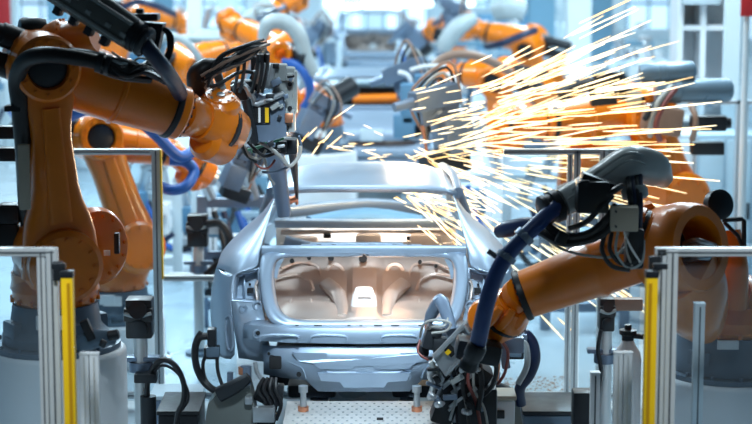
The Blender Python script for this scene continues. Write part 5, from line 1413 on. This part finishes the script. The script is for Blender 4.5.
rp_.color_ramp.elements[0].color = (1, .50, .12, 1); rp_.color_ramp.elements[1].color = (1, .90, .66, 1)
e_ = rp_.color_ramp.elements.new(.45); e_.color = (1, .76, .38, 1)
nt.links.new(ge.outputs['Random Per Island'], rp_.inputs[0]); nt.links.new(rp_.outputs[0], em.inputs[0]); em.inputs[1].default_value = 2.8
nt.links.new(em.outputs[0], out_.inputs[0])
o = obj('welding_sparks', sp, ms); tag(o, 'shower of bright yellow welding sparks spraying right from behind the car roof', 'sparks', None, 'stuff')

# ================================================================= LIGHT, CAMERA
def area(name, loc, size, energy, col, rot=(0, 0, 0)):
    l = bpy.data.lights.new(name, 'AREA'); l.shape = 'RECTANGLE'; l.size, l.size_y = size; l.energy = energy; l.color = col
    o = bpy.data.objects.new(name, l); link(o); o.location = loc; o.rotation_euler = rot; return o
LK = 1
for i, (y, e) in enumerate(((13.2, 48), (17.5, 290), (23, 370), (31, 470), (40, 540), (48, 500))):
    for s_ in (-1, 1):
        area('ceiling_or_fill_light', (s_ * 3.2, y, 6.2), (.6, 3.0), e * LK, (.66, .88, 1))
area('ceiling_or_fill_light', (0, 15.0, 6.6), (2.0, 2.0), 190, (.78, .92, 1))
area('ceiling_or_fill_light', (4.6, 20.0, 5.5), (1.5, 1.5), 130, (.78, .92, 1)); area('ceiling_or_fill_light', (-4.6, 20.0, 5.5), (1.5, 1.5), 90, (.78, .92, 1))  # right-hand one added to brighten the upper right background
fl_ = area('ceiling_or_fill_light', (0, 8.3, 4.3), (.8, .4), 15, (.70, .88, 1), (math.radians(50), 0, 0)); fl_.data.spread = math.radians(33)  # unseen front fill added to light the rear of the nearest car
def spot_(name, loc, e, col, r_=.15):
    l = bpy.data.lights.new(name, 'POINT'); l.energy = e; l.color = col; l.shadow_soft_size = r_
    o = bpy.data.objects.new(name, l); link(o); o.location = loc; return o
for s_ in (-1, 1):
    pl_ = area('ceiling_or_fill_light', (s_ * 1.75, 7.6, 4.7), (.4, .4), 6, (.80, .92, 1), (math.radians(24), 0, 0)); pl_.data.spread = math.radians(34)  # unseen narrow fills added to brighten the front posts and drums
spot_('weld_or_warm_fill', origin + V((.1, -.2, .1)), 50, (1, .72, .42))
spot_('weld_or_warm_fill', (X0 + .1, 12.45, 1.36), 5, (1, .62, .38), .2)  # warm fill added inside the boot to colour its metal
w = bpy.data.worlds.new('hall'); SC.world = w; w.use_nodes = True
w.node_tree.nodes['Background'].inputs[0].default_value = (.62, .82, 1, 1)
w.node_tree.nodes['Background'].inputs[1].default_value = .025
cam = bpy.data.cameras.new('camera'); co = bpy.data.objects.new('camera', cam); link(co)
co.location = (0, 0, ZC); co.rotation_euler = (math.pi / 2 - TH, 0, 0)
cam.sensor_width = 36; cam.lens = 36 * F / 752; cam.clip_end = 200
cam.dof.use_dof = True; cam.dof.focus_distance = 11.7; cam.dof.aperture_fstop = 1.5
SC.camera = co
SC.view_settings.view_transform = 'Standard'; SC.view_settings.look = 'None'; SC.view_settings.gamma = 1
SC.view_settings.exposure = 0.3
